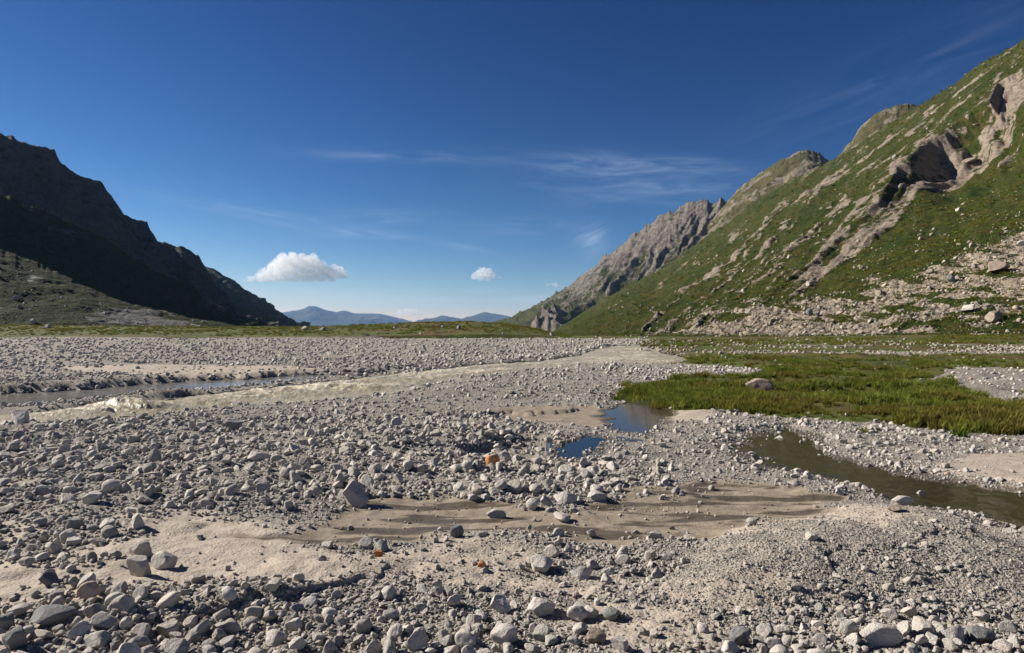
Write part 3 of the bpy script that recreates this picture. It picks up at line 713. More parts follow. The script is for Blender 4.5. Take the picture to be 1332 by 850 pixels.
mountain('mountain', M_L, [(190, 330, 1150), (205, 318, 1160), (215, 316, 1170), (226, 320, 1180), (240, 330, 1190), (262, 352, 1200)], [(190, 360, 1080), (262, 380, 1120)], 190, 262, 1.0, 40, L_disp(5, 6, 2), L_attrs(0.6), jag=(1.0, 9), zlow=-120, backdepth=1.2)
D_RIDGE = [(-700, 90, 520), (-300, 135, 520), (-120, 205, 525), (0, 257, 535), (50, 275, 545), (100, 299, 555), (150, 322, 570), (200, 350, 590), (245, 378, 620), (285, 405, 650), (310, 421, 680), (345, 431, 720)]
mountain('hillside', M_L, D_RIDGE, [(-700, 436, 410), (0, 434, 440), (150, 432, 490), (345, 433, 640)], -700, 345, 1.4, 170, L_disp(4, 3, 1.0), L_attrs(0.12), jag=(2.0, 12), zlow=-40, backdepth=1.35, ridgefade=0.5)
def E_attrs(P, px, py, v):
    n = fbm(P / 22, 4)
    scree = 0.22 + 0.45 * n
    slab = sstep(26, 6, np.hypot((px - 165) / 3.2, (py - 412) / 0.55) ) + sstep(12, 4, np.hypot((px - 215) / 3.4, (py - 421) / 0.6))
    return dict(rock=np.clip(0.15 + 0.3 * n + 0.8 * slab, 0, 1), scree=np.clip(scree, 0, 1))
TURN = np.array(Matrix.Rotation(0.7, 3, 'X') @ Matrix.Rotation(0.9, 3, 'Z') @ Matrix.Rotation(0.5, 3, 'Y'))
def E_disp(P, px, py, v, at):
    Q = P @ TURN
    return (2.2 * fbm(Q / 41, 5, 0.55) + 0.25 * fbm(Q / 6.3, 3)) * sstep(0, 0.1, v)
E_RIDGE = [(-700, 120, 330), (-300, 225, 335), (-120, 290, 340), (0, 325, 345), (50, 343, 345), (90, 362, 340), (130, 382, 335), (165, 394, 330), (205, 405, 330), (245, 415, 335), (290, 424, 340), (330, 431, 350)]
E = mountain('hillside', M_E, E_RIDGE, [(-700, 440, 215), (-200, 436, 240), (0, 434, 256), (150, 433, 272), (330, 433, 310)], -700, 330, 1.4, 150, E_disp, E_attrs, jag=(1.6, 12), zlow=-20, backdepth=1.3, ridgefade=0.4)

# --- far blue ranges
M_F = mountain_mat('far_range', (0.04, 0.05, 0.025), (0.06, 0.065, 0.035), (0.05, 0.05, 0.03), (0.09, 0.085, 0.08), (0.13, 0.12, 0.11), (0.2, 0.19, 0.17), 0.02, 50.0)
def F_disp(P, px, py, v, at): return 130 * (ridged(P / 2000, 5, 0.5) - 0.5)
def F_attrs(P, px, py, v): return dict(rock=np.clip(0.2 + 0.3 * fbm(P / 1200, 4), 0, 1), scree=0 * px)
mountain('mountain', M_F, [(280, 425, 20700), (340, 411, 20700), (365, 407, 20700), (385, 404, 20700), (395, 402, 20700), (402, 398, 20700), (412, 399, 20700), (425, 404, 20930), (438, 406, 20930), (447, 404, 20930), (462, 408, 21160), (480, 408, 21160), (495, 408.5, 21160), (515, 413, 21390), (535, 418, 21390), (548, 422, 21390), (570, 428, 21390), (600, 434, 21390)],
         [(280, 436, 16500), (600, 436, 16500)], 280, 600, 0.8, 60, F_disp, F_attrs, jag=(0.5, 6), zlow=-400, backdepth=1.15, ridgefade=1.0)
mountain('mountain', M_F, [(500, 434, 19780), (530, 425, 19780), (545, 419, 19780), (562, 414, 19780), (576, 410.5, 19780), (590, 413, 19780), (600, 415, 19780), (615, 411, 19780), (630, 406, 20010), (642, 408, 20010), (660, 411, 20010), (685, 419, 20010), (740, 432, 20010)],
         [(500, 437, 16000), (740, 437, 16000)], 500, 740, 0.8, 60, F_disp, F_attrs, jag=(0.5, 6), zlow=-400, backdepth=1.15, ridgefade=1.0)

# ------------------------------------------------------------------ stones
def ico(sub):
    import bmesh
    bm = bmesh.new(); bmesh.ops.create_icosphere(bm, subdivisions=sub, radius=1.0)
    v = np.array([x.co[:] for x in bm.verts]); f = np.array([[w.index for w in q.verts] for q in bm.faces])
    e = np.array([[w.index for w in q.verts] for q in bm.edges]); bm.free()
    return v, f, e
ICO = {s: ico(s) for s in (2, 3, 4)}
def rock_mesh(name, sub, seed, mat, angular=0.5, flatz=0.62):
    r = np.random.default_rng(seed)
    v, f, e = ICO[sub]; v = v.copy()
    ax = np.array([1.0, r.uniform(0.60, 0.95), r.uniform(flatz - 0.16, flatz + 0.20)])
    v = v * ax
    for k in range(int(r.integers(9, 17))):
        n = r.normal(size=3); n /= np.linalg.norm(n)
        sup = (v @ n).max(); d = sup * r.uniform(0.48, 0.82) if r.random() < angular else sup * r.uniform(0.75, 0.95)
        ex = np.maximum(v @ n - d, 0); v -= ex[:, None] * n
    deg = np.bincount(e.ravel(), minlength=len(v))
    for it in range(1):
        acc = np.zeros_like(v); np.add.at(acc, e[:, 0], v[e[:, 1]]); np.add.at(acc, e[:, 1], v[e[:, 0]])
        v = v * 0.5 + 0.5 * acc / deg[:, None]
    nn = v / (np.linalg.norm(v, axis=1, keepdims=True) + 1e-9)
    v = v + nn * (0.035 * fbm(v * 2.0 + seed, 3) + 0.014 * fbm(v * 8 + seed, 3))[:, None]
    v = v / (v[:, 0].max() - v[:, 0].min())
    v[:, 0] -= (v[:, 0].max() + v[:, 0].min()) / 2
    me = bpy.data.meshes.new(name)
    me.from_pydata([tuple(x) for x in v], [], [tuple(x) for x in f])
    me.polygons.foreach_set('use_smooth', np.ones(len(me.polygons), bool)); me.materials.append(mat); me.update()
    return me

def proto_collection(name, meshes):
    c = bpy.data.collections.new(name)
    for k, me in enumerate(meshes):
        o = bpy.data.objects.new('%s_%02d' % (me.name, k), me); c.objects.link(o)
    return c

def scatter(name, coll, pts, rot, scl, idx, kind='stuff', mat=None):
    me = bpy.data.meshes.new(name); n = len(pts)
    me.vertices.add(n); me.vertices.foreach_set('co', np.asarray(pts, np.float32).ravel())
    a = me.attributes.new('rot', 'FLOAT_VECTOR', 'POINT'); a.data.foreach_set('vector', np.asarray(rot, np.float32).ravel())
    a = me.attributes.new('scl', 'FLOAT_VECTOR', 'POINT'); a.data.foreach_set('vector', np.asarray(scl, np.float32).ravel())
    a = me.attributes.new('idx', 'INT', 'POINT'); a.data.foreach_set('value', np.asarray(idx, np.int32))
    me.update()
    o = bpy.data.objects.new(name, me); COL.objects.link(o)
    ng = bpy.data.node_groups.new(name + '_scatter', 'GeometryNodeTree')
    ng.interface.new_socket('Geometry', in_out='INPUT', socket_type='NodeSocketGeometry')
    ng.interface.new_socket('Geometry', in_out='OUTPUT', socket_type='NodeSocketGeometry')
    N = ng.nodes; L = ng.links
    gi = N.new('NodeGroupInput'); go = N.new('NodeGroupOutput')
    ip = N.new('GeometryNodeInstanceOnPoints'); ci = N.new('GeometryNodeCollectionInfo')
    ci.inputs['Collection'].default_value = coll; ci.inputs['Separate Children'].default_value = True; ci.inputs['Reset Children'].default_value = True
    def na(nm, ty):
        q = N.new('GeometryNodeInputNamedAttribute'); q.data_type = ty; q.inputs['Name'].default_value = nm; return q.outputs['Attribute']
    L.new(gi.outputs[0], ip.inputs['Points']); L.new(ci.outputs[0], ip.inputs['Instance'])
    ip.inputs['Pick Instance'].default_value = True
    L.new(na('idx', 'INT'), ip.inputs['Instance Index']); L.new(na('rot', 'FLOAT_VECTOR'), ip.inputs['Rotation']); L.new(na('scl', 'FLOAT_VECTOR'), ip.inputs['Scale'])
    L.new(ip.outputs[0], go.inputs[0])
    md = o.modifiers.new('scatter', 'NODES'); md.node_group = ng
    tag(o, kind=kind)
    return o

NP = 20
P_SMALL = [rock_mesh('cobble', 4, 100 + k, M_STONE, 0.72) for k in range(NP)]
P_BIG = [rock_mesh('stone', 4, 100 + k, M_STONE, 0.72) for k in range(NP)]
C_STONE = proto_collection('cobble_shapes', P_SMALL)

def to_ground(px, py, it=3):
    """where the sight line of photo pixel (px,py) meets the ground"""
    z = np.zeros_like(px)
    for _ in range(it):
        y = np.clip((H - z) * F / (py - CY), 4, 400); x = (px - CX) / F * y
        z = ground_z(x, y)
    return x, y, z

# hand placed stones: px, py of the foot, width px, height ratio, tilt, mesh, material, label, category
NOTABLE = [
 (641, 607, 19, 1.0, 0.1, 3, M_RUST, 'grey stone with a bright orange rust face beside a shaded hollow', 'stone'),
 (656, 602, 18, 0.8, 0.3, 1, M_STONE, 'grey speckled stone just right of the orange-faced stone', 'stone'),
 (462, 662, 36, 0.95, 0.35, 5, M_STONE, 'large upright grey stone at the left tip of the wet mud flat', 'stone'),
 (988, 509, 36, 0.52, 0.0, 2, M_TAN, 'large smooth tan boulder lying in the green meadow', 'boulder'),
 (705, 806, 33, 0.9, 0.4, 7, M_PALE, 'pale wedge shaped stone leaning upward on sand at the bottom centre', 'stone'),
 (145, 642, 22, 0.9, 0.05, 8, M_PALE, 'squared pale stone casting a shadow on sand below the left cobbles', 'stone'),
 (122, 657, 26, 0.75, -0.3, 4, M_STONE, 'tilted grey stone left below the squared pale stone', 'stone'),
 (182, 752, 32, 0.95, 0.0, 9, M_STONE, 'blocky grey stone at the front of the pile on the sandy flat', 'stone'),
 (183, 728, 32, 0.8, 0.0, 10, M_STONE, 'rounded grey stone directly behind the blocky stone of the sandy pile', 'stone'),
 (212, 742, 30, 0.85, 0.0, 0, M_STONE, 'domed grey stone with a deep shadow right of the blocky stone', 'stone'),
 (358, 843, 36, 0.62, 0.0, 11, M_PALE, 'broad pale oval stone lying alone on gravel at the lower left', 'stone'),
 (66, 818, 48, 0.5, 0.18, 6, M_DARK, 'dark flat topped slab lying on sand in the lower left corner', 'stone'),
 (134, 822, 40, 0.45, 0.32, 12, M_STONE, 'long tilted grey slab right of the dark flat topped slab', 'stone'),
 (103, 833, 28, 0.8, 0.0, 13, M_STONE, 'round grey stone in front of the dark flat topped slab', 'stone'),
 (20, 848, 34, 0.9, 0.0, 10, M_DARK, 'dark rounded stone cut by the lower left edge of the photo', 'stone'),
 (8, 822, 28, 0.85, 0.0, 3, M_DARK, 'dark rounded stone at the left edge beside the dark flat slab', 'stone'),
 (116, 785, 30, 0.85, 0.1, 1, M_STONE, 'left grey stone of the tight cluster with a black shadow', 'stone'),
 (64, 766, 26, 0.7, 0.3, 5, M_DARK, 'dark stone with a shadowed round face at the left sand flat', 'stone'),
 (204, 782, 22, 0.5, 0.0, 2, M_PALE, 'small pale low stone alone on clean sand below the pile', 'stone'),
 (627, 739, 11, 0.9, 0.2, 4, M_ORANGE, 'small bright orange stone among grey stones in the lower middle', 'stone'),
 (492, 725, 12, 0.8, 0.0, 9, M_ORANGE, 'small dull orange stone on sand left of the brighter small orange one', 'stone'),
 (693, 665, 17, 1.0, 0.0, 8, M_PALE, 'pale egg shaped stone standing on the wet mud flat', 'stone'),
 (711, 660, 18, 0.75, 0.3, 5, M_STONE, 'angular grey stone between the pale egg stone and the loaf stone', 'stone'),
 (735, 657, 32, 0.55, 0.0, 11, M_PALE, 'pale loaf shaped stone on the wet mud flat', 'stone'),
 (777, 656, 25, 0.75, 0.35, 7, M_PALE, 'pale angular stone at the right end of the cobbles above the mud', 'stone'),
 (730, 680, 23, 0.5, 0.3, 6, M_STONE, 'low wedge stone sitting in the middle of the wet mud', 'stone'),
 (646, 676, 26, 0.55, 0.0, 2, M_STONE, 'broad low grey stone on the mud left of the low wedge stone', 'stone'),
 (594, 700, 20, 0.9, 0.3, 3, M_DARK, 'dark pointed stone on the near edge of the mud flat', 'stone'),
 (655, 842, 36, 0.75, 0.0, 10, M_PALE, 'large pale rounded stone at the bottom edge below the wedge stone', 'stone'),
 (541, 848, 30, 0.9, 0.0, 13, M_STONE, 'rounded grey stone at the bottom edge left of centre', 'stone'),
 (605, 845, 28, 0.9, 0.2, 0, M_STONE, 'pointed grey stone at the bottom edge between two rounded pale stones', 'stone'),
 (751, 812, 28, 0.75, 0.1, 1, M_PALE, 'left pale stone of the touching pair at the bottom centre', 'stone'),
 (769, 806, 20, 0.85, 0.0, 4, M_STONE, 'right grey stone of the touching pair at the bottom centre', 'stone'),
 (795, 808, 23, 0.7, 0.0, 8, M_GREEN, 'rounded greenish grey stone right of the touching pair', 'stone'),
 (775, 841, 28, 0.75, 0.1, 12, M_TAN, 'pinkish tan stone at the bottom edge below the greenish stone', 'stone'),
 (806, 848, 24, 0.85, 0.0, 9, M_PALE, 'small squared pale stone right of the pinkish tan stone', 'stone'),
 (757, 756, 30, 0.6, 0.0, 11, M_PALE, 'broad pale stone above the greenish rounded stone', 'stone'),
 (702, 748, 30, 0.85, 0.5, 6, M_PALE, 'steeply leaning pale slab near the small bright orange stone', 'stone'),
 (718, 726, 20, 0.9, 0.0, 0, M_STONE, 'rounded grey stone perched behind the steeply leaning pale slab', 'stone'),
 (651, 801, 28, 0.85, 0.1, 5, M_STONE, 'squat grey stone with a shadow left of the pale wedge stone', 'stone'),
 (1145, 848, 56, 0.55, 0.0, 2, M_PALE, 'very broad pale flat boulder at the bottom edge on the right', 'boulder'),
 (1104, 828, 26, 0.75, 0.2, 3, M_PALE, 'pale stone just behind the broad flat boulder at lower right', 'stone'),
 (964, 842, 30, 0.8, 0.0, 10, M_DARK, 'dark speckled stone at the bottom edge in front of the gravel bar', 'stone'),
 (1242, 838, 34, 0.65, 0.0, 11, M_PALE, 'pale smooth stone of the pair near the lower right corner', 'stone'),
 (1276, 840, 34, 0.62, 0.0, 12, M_DARK, 'dark shaded stone of the pair near the lower right corner', 'stone'),  # dark granite colour stands in for the shade on this stone
 (1056, 707, 15, 0.8, 0.2, 4, M_PALE, 'small pale stone alone on top of the fine gravel bar', 'stone'),
 (977, 686, 15, 0.7, 0.0, 8, M_PALE, 'pale stone at the rim between mud and the fine gravel bar', 'stone'),
 (336, 603, 26, 0.7, 0.3, 7, M_PALE, 'pale tilted stone with a dark shadow among the left cobbles', 'stone'),
 (305, 561, 22, 0.75, 0.0, 9, M_DARK, 'dark squat stone standing near the river bank on the left', 'stone'),
 (136, 543, 26, 0.75, 0.1, 13, M_STONE, 'rounded grey stone on the near river bank below the breaking wave', 'stone'),
 (222, 532, 20, 0.7, 0.2, 1, M_DARK, 'dark angular stone at the river edge right of the breaking wave', 'stone'),
 (24, 553, 26, 0.8, 0.2, 5, M_STONE, 'angular grey stone at the river edge on the far left', 'stone'),
 (1163, 668, 18, 0.5, 0.0, 6, M_TAN, 'low tan stone on the bank where the gravel bar meets the stream', 'stone'),
 (1174, 660, 30, 0.4, 0.0, 2, M_PALE, 'flat pale stone at the crest of the gravel bar beside the stream', 'stone'),
 (874, 690, 8, 0.7, 0.0, 2, M_DARK, 'tiny dark stone lying on the smooth mud', 'stone'),
 (1034, 633, 16, 0.55, 0.0, 11, M_PALE, 'pale stone on the small islet left of the stream', 'stone'),
]

placed = []          # x, y, radius of what stands already
def put(me, x, y, z, w, hr, tilt, rz, name, label, cat, group=None, sy=None):
    o = bpy.data.objects.new(name, me); COL.objects.link(o)
    zs = max(v.co.z for v in me.vertices) - min(v.co.z for v in me.vertices)
    o.scale = (w, sy or w * 0.95, w * hr / zs)
    o.rotation_euler = (0, tilt, rz); o.location = (x, y, z)
    tag(o, label, cat, group)
    return o
_mm = {}
def with_mat(k, mat):
    if mat is M_STONE: return P_BIG[k]
    key = (k, mat.name)
    if key not in _mm:
        me = P_BIG[k].copy(); me.materials.clear(); me.materials.append(mat); _mm[key] = me
    return _mm[key]
ar = np.array([(a[0], a[1]) for a in NOTABLE], float)
nx, ny, nz = to_ground(ar[:, 0], ar[:, 1], 4)
for q, (a, x, y, z) in enumerate(zip(NOTABLE, nx, ny, nz)):
    w = a[2] * y / F
    yb = y + w * 0.4
    put(with_mat(a[5], a[6]), x * yb / y, yb, z + w * a[3] * 0.36, w, a[3], a[4], random.uniform(-0.4, 0.4), 'boulder' if a[8] == 'boulder' else 'river_stone', a[7], a[8])
    placed.append((x * yb / y, yb, w * 0.5))

# population of stones over the riverbed (even in the picture plane of the ground: fewer but larger ones far off)
def zone_density(x, y, m, px, py):
    p = xyz(x, y)
    n = fbm(p * np.array([0.28, 0.5, 1]) + 3.3, 4); n2 = fbm(p * np.array([0.12, 0.3, 1]) + 23, 3)
    dens = np.ones_like(x) * 0.95
    mul = np.ones_like(x)
    cob = sstep(530, 560, py) * sstep(655, 630, py) * sstep(760, 640, px)
    cob = np.maximum(cob, 0.8 * sstep(590, 610, py) * sstep(660, 645, py) * sstep(880, 840, px))
    mul += 0.75 * cob; dens = dens * (1 + 0.35 * cob)
    mul += 0.35 * sstep(505, 480, py)
    fg = sstep(650, 690, py) * (m['bar'] > 0)
    dens = dens * (1 + 0.3 * sstep(570, 540, py)) * (1 - fg * (0.10 + 0.75 * sstep(-0.2, 0.3, n)))
    mul += 0.1 * fg
    midsand = sstep(500, 515, py) * sstep(545, 530, py) * sstep(480, 520, px) * sstep(820, 780, px)
    dens *= 1 - 0.55 * midsand * sstep(-0.2, 0.3, n2)
    far = sstep(500, 480, py)
    dens *= 1 - 0.6 * far * sstep(0.0, 0.5, n2)
    ls = sstep(0.4, -0.6, m['leftsand'])
    dens *= 1 - ls * (0.30 + 0.62 * sstep(-0.35, 0.15, n)); mul += 0.5 * ls
    for k, keep in (('mud', 0.04 + 0.45 * sstep(0.22, 0.5, fbm(p * np.array([0.9, 1.4, 1]) + 120, 3))), ('sandpond', 0.02), ('sandr', 0.05), ('sandfar', 0.10), ('sandpondr', 0.03)):
        dens *= 1 - (1 - keep) * sstep(0.15, -0.12, m[k])
    bar = sstep(0.4, -0.4, m['bar']); mul *= 1 - 0.68 * bar; dens *= 1 + 0.5 * bar
    fine = sstep(0.5, 0.0, np.abs(m['lstep'])) * m['lstep_f']; dens *= 1 + 0.8 * fine; mul *= 1 - 0.35 * fine
    rs = sstep(0.5, 0.1, np.abs(m['rstep'])) * m['rstep_f']; dens = np.maximum(dens, 1.3 * rs); mul = np.where(rs > 0.3, 0.6, mul)
    for k, keep in (('river', 0.0), ('branch', 0.07), ('pond', 0.0), ('puddle', 0.04), ('stream', 0.16)):
        dens = np.where(m[k] < -0.05, dens * keep, dens)
        edge = (np.abs(m[k]) < 0.5) & (m[k] > -0.1); dens = np.where(edge & (k != 'pond'), np.maximum(dens, 0.8) * (keep + 1) , dens)
        mul = np.where(edge & (k in ('river', 'branch')), mul * 1.35, mul)
    upst = sstep(0.2, -0.2, m['stream']) * sstep(1090, 1010, px); dens = np.maximum(dens, 0.6 * upst)
    g = (m['meadow'] < 0.1) & (m['patch'] > 0); dens = np.where(g, 0.02 + 0.12 * sstep(0.3, 0.6, fbm(p * 0.5 + 210, 3)), dens)
    dens = np.where(m['patch'] < 0, 0.55, dens)
    b = (m['band'] < 0) & (m['meadow'] > 0)
    nb_ = fbm(p * np.array([0.05, 0.09, 1]) + 9, 3)
    dens = np.where(b, 0.95 * sstep(0.50, -0.30, nb_ + 0.25 * fbm(p * 0.35 + 70, 2)), dens); mul = np.where(b, mul * 1.25, mul)
    by = np.interp(px, BX, BY)
    dens = np.where((y > by - 38) & (px > 800), 0.03, dens)
    dens = np.where(y > 168 + 8 * sstep(400, -100, px), 0.05, dens)
    strip = (y > 128) & (y < 146) & (px < 330) & (px > 130); dens = np.where(strip, dens * 0.3, dens)
    return dens, mul

NCAND = 190000
cpx = RNG.uniform(-230, 1560, NCAND); cpy = 433 + (905 - 433) * RNG.uniform(0, 1, NCAND) ** 1.0
cx, cy_, cz = to_ground(cpx, cpy, 2)
m = masks(cx, cy_); cz = ground_z(cx, cy_, m)
dens, mul = zone_density(cx, cy_, m, cpx, cpy)
keep = RNG.uniform(0, 1.6, NCAND) < dens
cpx, cpy, cx, cy_, cz, mul = (a[keep] for a in (cpx, cpy, cx, cy_, cz, mul))
mm_ = {k: v[keep] for k, v in m.items()}
n = len(cx)
u = RNG.uniform(0, 1, n)
dmin = np.maximum(0.026, 1.75 * cy_ / F) * np.clip(mul, 0.5, 2.2)
d = dmin * (1 - u) ** (-1 / np.where(cpy > 650, 2.75, 2.45))
d = np.minimum(d, RNG.uniform(0.8, 1.0, n) * np.clip(0.165 * mul, 0.06, 0.24) * (1 + 0.012 * cy_))
d = np.maximum(d, dmin)
order = np.argsort(-d)
cell = {}
def hit(x, y, r):
    ci, cj = int(x // 0.6), int(y // 0.6)
    for i in (ci - 1, ci, ci + 1):
        for j in (cj - 1, cj, cj + 1):
            for (a, b, c) in cell.get((i, j), ()):
                if (a - x) ** 2 + (b - y) ** 2 < ((c + r) * 0.82) ** 2: return True
    return False
for a in placed: cell.setdefault((int(a[0] // 0.6), int(a[1] // 0.6)), []).append(a)
ok = np.ones(n, bool)
for k in order:
    if d[k] * F / cy_[k] < 4.0: continue
    if cy_[k] > 60: continue
    if hit(cx[k], cy_[k], d[k] / 2): ok[k] = False; continue
    cell.setdefault((int(cx[k] // 0.6), int(cy_[k] // 0.6)), []).append((cx[k], cy_[k], d[k] / 2))
idx = np.where(ok)[0]
cx, cy_, cz, d, cpx, cpy = (a[idx] for a in (cx, cy_, cz, d, cpx, cpy))
mm_ = {k: v[idx] for k, v in mm_.items()}
n = len(cx)
rot = np.stack([RNG.normal(0, 0.25, n), RNG.normal(0, 0.25, n), RNG.uniform(0, 6.283, n)], -1)
scl = d[:, None] * np.stack([np.ones(n), RNG.uniform(0.8, 1.1, n), RNG.uniform(0.75, 1.25, n)], -1)
pid = RNG.integers(0, NP, n)
pz = cz + d * RNG.uniform(0.08, 0.24, n)
# the 240 that show largest stand as objects of their own
spx = d * F / cy_
vis = (cpx > 2) & (cpx < 1330) & (cpy < 846) & (cpy > 440)
rank = np.argsort(-np.where(vis, spx, 0)); top = rank[:240]
ZL = [('leftsand', 'grey granite stone on the sandy flat at the lower left', 'stones on the sandy flat at the lower left'),
      ('bar', 'grey stone on the fine gravel bar at the lower right', 'stones on the gravel bar at the lower right'),
      ('mud', 'grey stone sitting on the wet brown mud flat', 'stones on the wet mud flat')]
def zone_label(k):
    for key, lb, gr in ZL:
        if mm_[key][k] < 0: return lb, gr
    px, py = cpx[k], cpy[k]
    if py < 500: return 'grey stone on the gravel plain beyond or along the silty river', 'stones beyond the river'
    if py < 660 and px < 560: return 'grey cobble among the coarse stones below the river bank on the left', 'cobbles below the river bank'
    if py < 660 and px < 900: return 'grey cobble in the stony belt above the mud flat in the middle', 'cobbles in the stony belt'
    if px >= 900 and py < 700: return 'grey cobble beside the shallow stream on the right', 'cobbles beside the stream'
    if px < 450: return 'grey stone near the low gravel step at the bottom left', 'stones near the low gravel step'
    if px < 860: return 'grey granite stone on bare sand and gravel at the bottom centre', 'stones at the bottom centre'
    return 'grey stone in front of the gravel bar at the bottom right', 'stones in front of the gravel bar'
for k in top:
    o = bpy.data.objects.new('river_stone', P_BIG[pid[k]]); COL.objects.link(o)
    o.location = (cx[k], cy_[k], pz[k] + 0.03 * d[k]); o.rotation_euler = rot[k]; o.scale = scl[k]
    lb, gr = zone_label(k); tag(o, lb, 'stone', gr)
rest = np.ones(n, bool); rest[top] = False
bandm = (mm_['band'] < 0) & (mm_['meadow'] > 0) & (cy_ > 45) & rest; rest &= ~bandm
scatter('riverbed_gravel', C_STONE, np.stack([cx, cy_, pz], -1)[rest], rot[rest], scl[rest], pid[rest])
print('riverbed stones', n)

# ------------------------------------------------------------------ talus on the right slope, stones on the left slope
P_TAL = [rock_mesh('talus_block', 4, 300 + k, M_TALUS, 0.85) for k in range(10)]
P_TALB = [rock_mesh('talus_boulder', 4, 300 + k, M_TALUS, 0.85) for k in range(10)]
C_TAL = proto_collection('talus_shapes', P_TAL)
def on_surface(M, npt, dens):
    nr, nc = M['px'].shape
    i = RNG.uniform(0, nr - 1.001, npt); j = RNG.uniform(0, nc - 1.001, npt)
    a, b = i.astype(int), j.astype(int); fi, fj = (i - a)[:, None], (j - b)[:, None]
    Pm = M['P']
    p = Pm[a, b] * (1 - fi) * (1 - fj) + Pm[a + 1, b] * fi * (1 - fj) + Pm[a, b + 1] * (1 - fi) * fj + Pm[a + 1, b + 1] * fi * fj
    px, py, v = M['px'][a, b], M['py'][a, b], M['v'][a, b]
    area = np.abs(np.gradient(M['py'], axis=0))[a, b]
    k = RNG.uniform(0, 1, npt) < dens(px, py, v) * area / area.max()
    return p[k], px[k], py[k]
def s_dens(px, py, v):
    at = S_attrs(np.zeros((len(px), 3)) + np.stack([px, py, 0 * px], -1), px, py, v)
    n = fbm(np.stack([px / 60, py / 40, 0 * px + 12], -1), 4)
    s = S_common(px, py) * SGN
    return np.clip(0.9 * at['scree'] + 0.05 * sstep(-0.1, 0.5, n) * (s < 0) + 0.02 * (s > 0), 0, 1) * (px < 1560)
tp, tpx, tpy = on_surface(S, 95000, s_dens)
dist = tp[:, 1]
u = RNG.uniform(0, 1, len(tp))
td = 1.4 * dist / F * (1 - u) ** (-1 / 2.4)
td = np.minimum(td, RNG.uniform(0.7, 1.0, len(tp)) * 3.0 * np.clip(dist / 260, 0.5, 1.6))
trot = np.stack([RNG.normal(0, 0.3, len(tp)), RNG.normal(-0.35, 0.3, len(tp)), RNG.uniform(0, 6.28, len(tp))], -1)
tscl = td[:, None] * np.stack([np.ones(len(tp)), RNG.uniform(0.75, 1.1, len(tp)), RNG.uniform(0.7, 1.2, len(tp))], -1)
tid = RNG.integers(0, 10, len(tp))
tpos = tp + np.stack([-0.05 * td, 0 * td, 0.12 * td], -1)
vis = (tpx < 1328) & (tpy > 60)
trank = np.argsort(-np.where(vis, td * F / dist, 0))[:60]
for k in trank:
    o = bpy.data.objects.new('boulder', P_TALB[tid[k]]); COL.objects.link(o)
    o.location = tpos[k]; o.rotation_euler = trot[k]; o.scale = tscl[k]
    if tpy[k] < 330: tag(o, 'beige boulder scattered on the green grass high on the right hillside', 'boulder', 'boulders high on the right hillside')
    else: tag(o, 'beige boulder on the stony talus at the foot of the right hillside', 'boulder', 'boulders on the talus')
rest = np.ones(len(tp), bool); rest[trank] = False
scatter('talus_stones', C_TAL, tpos[rest], trot[rest], tscl[rest], tid[rest])
scatter('meadow_stones', C_TAL, np.stack([cx, cy_, pz], -1)[bandm], rot[bandm], scl[bandm], pid[bandm] % 10)
# hand placed boulders on the right: px, py, width px
def ray_on(M, px, py):
    j = int(np.argmin(np.abs(M['px'][0] - px)))
    Pm = M['P'][:, j]; yy = CY + F * (H - Pm[:, 2]) / Pm[:, 1]
    i = int(np.argmin(np.abs(yy - py))); return Pm[i]
HB = [(1298, 352, 24, 0.6, 'broad tan boulder high on the talus near the right edge', M_TAN), (1237, 366, 14, 0.9, 'dark shaded boulder amid the talus right of centre', M_DARK),
      (1144, 383, 12, 0.7, 'single brown boulder with a dark side on the talus', M_TAN), (1293, 416, 20, 0.75, 'rounded pale boulder at the slope foot near the right edge', M_TAN),
      (1258, 404, 15, 0.6, 'pale angular boulder on grass at the slope foot left of the rounded pale boulder', M_PALE), (1053, 410, 9, 1.2, 'narrow upright dark stone on the talus fan', M_DARK),
      (1236, 276, 9, 0.9, 'isolated pale block on the green slope below the cliff', M_PALE), (1236, 212, 18, 0.4, 'long tan slab lying on the green slope under the cliff', M_TAN),
      (1328, 318, 12, 0.6, 'bright white stone at the right edge of the talus', M_PALE), (1062, 411, 8, 0.8, 'small dark block right of the narrow upright stone', M_DARK)]
for q, (px, py, w, hr, lb, mt) in enumerate(HB):
    p = ray_on(S, px, py); ww = w * p[1] / F
    me = P_TALB[q % 10].copy(); me.materials.clear(); me.materials.append(mt)
    put(me, p[0], p[1], p[2] + ww * hr * 0.3, ww, hr, -0.25, random.uniform(-0.6, 0.6), 'boulder', lb, 'boulder')
# left slope
P_LS = [rock_mesh('slope_stone_shape', 4, 500 + k, M_LSTONE, 0.8) for k in range(6)]
C_LS = proto_collection('slope_stone_shapes', P_LS)
def e_dens(px, py, v):
    n = fbm(np.stack([px / 50, py / 25, 0 * px + 2], -1), 4)
    return np.clip(0.35 + 0.8 * n, 0.02, 1) * (px > -250)
ep, epx, epy = on_surface(E, 16000, e_dens)
ed = 1.4 * ep[:, 1] / F * (1 - RNG.uniform(0, 1, len(ep))) ** (-1 / 2.6); ed = np.minimum(ed, 2.2)
er = np.stack([RNG.normal(0, 0.3, len(ep)), RNG.normal(0.2, 0.3, len(ep)), RNG.uniform(0, 6.28, len(ep))], -1)
es = ed[:, None] * np.stack([np.ones(len(ep)), RNG.uniform(0.75, 1.1, len(ep)), RNG.uniform(0.7, 1.2, len(ep))], -1)
scatter('hillside_stones', C_LS, ep + np.array([0, 0, 0.1]) * ed[:, None], er, es, RNG.integers(0, 6, len(ep)))
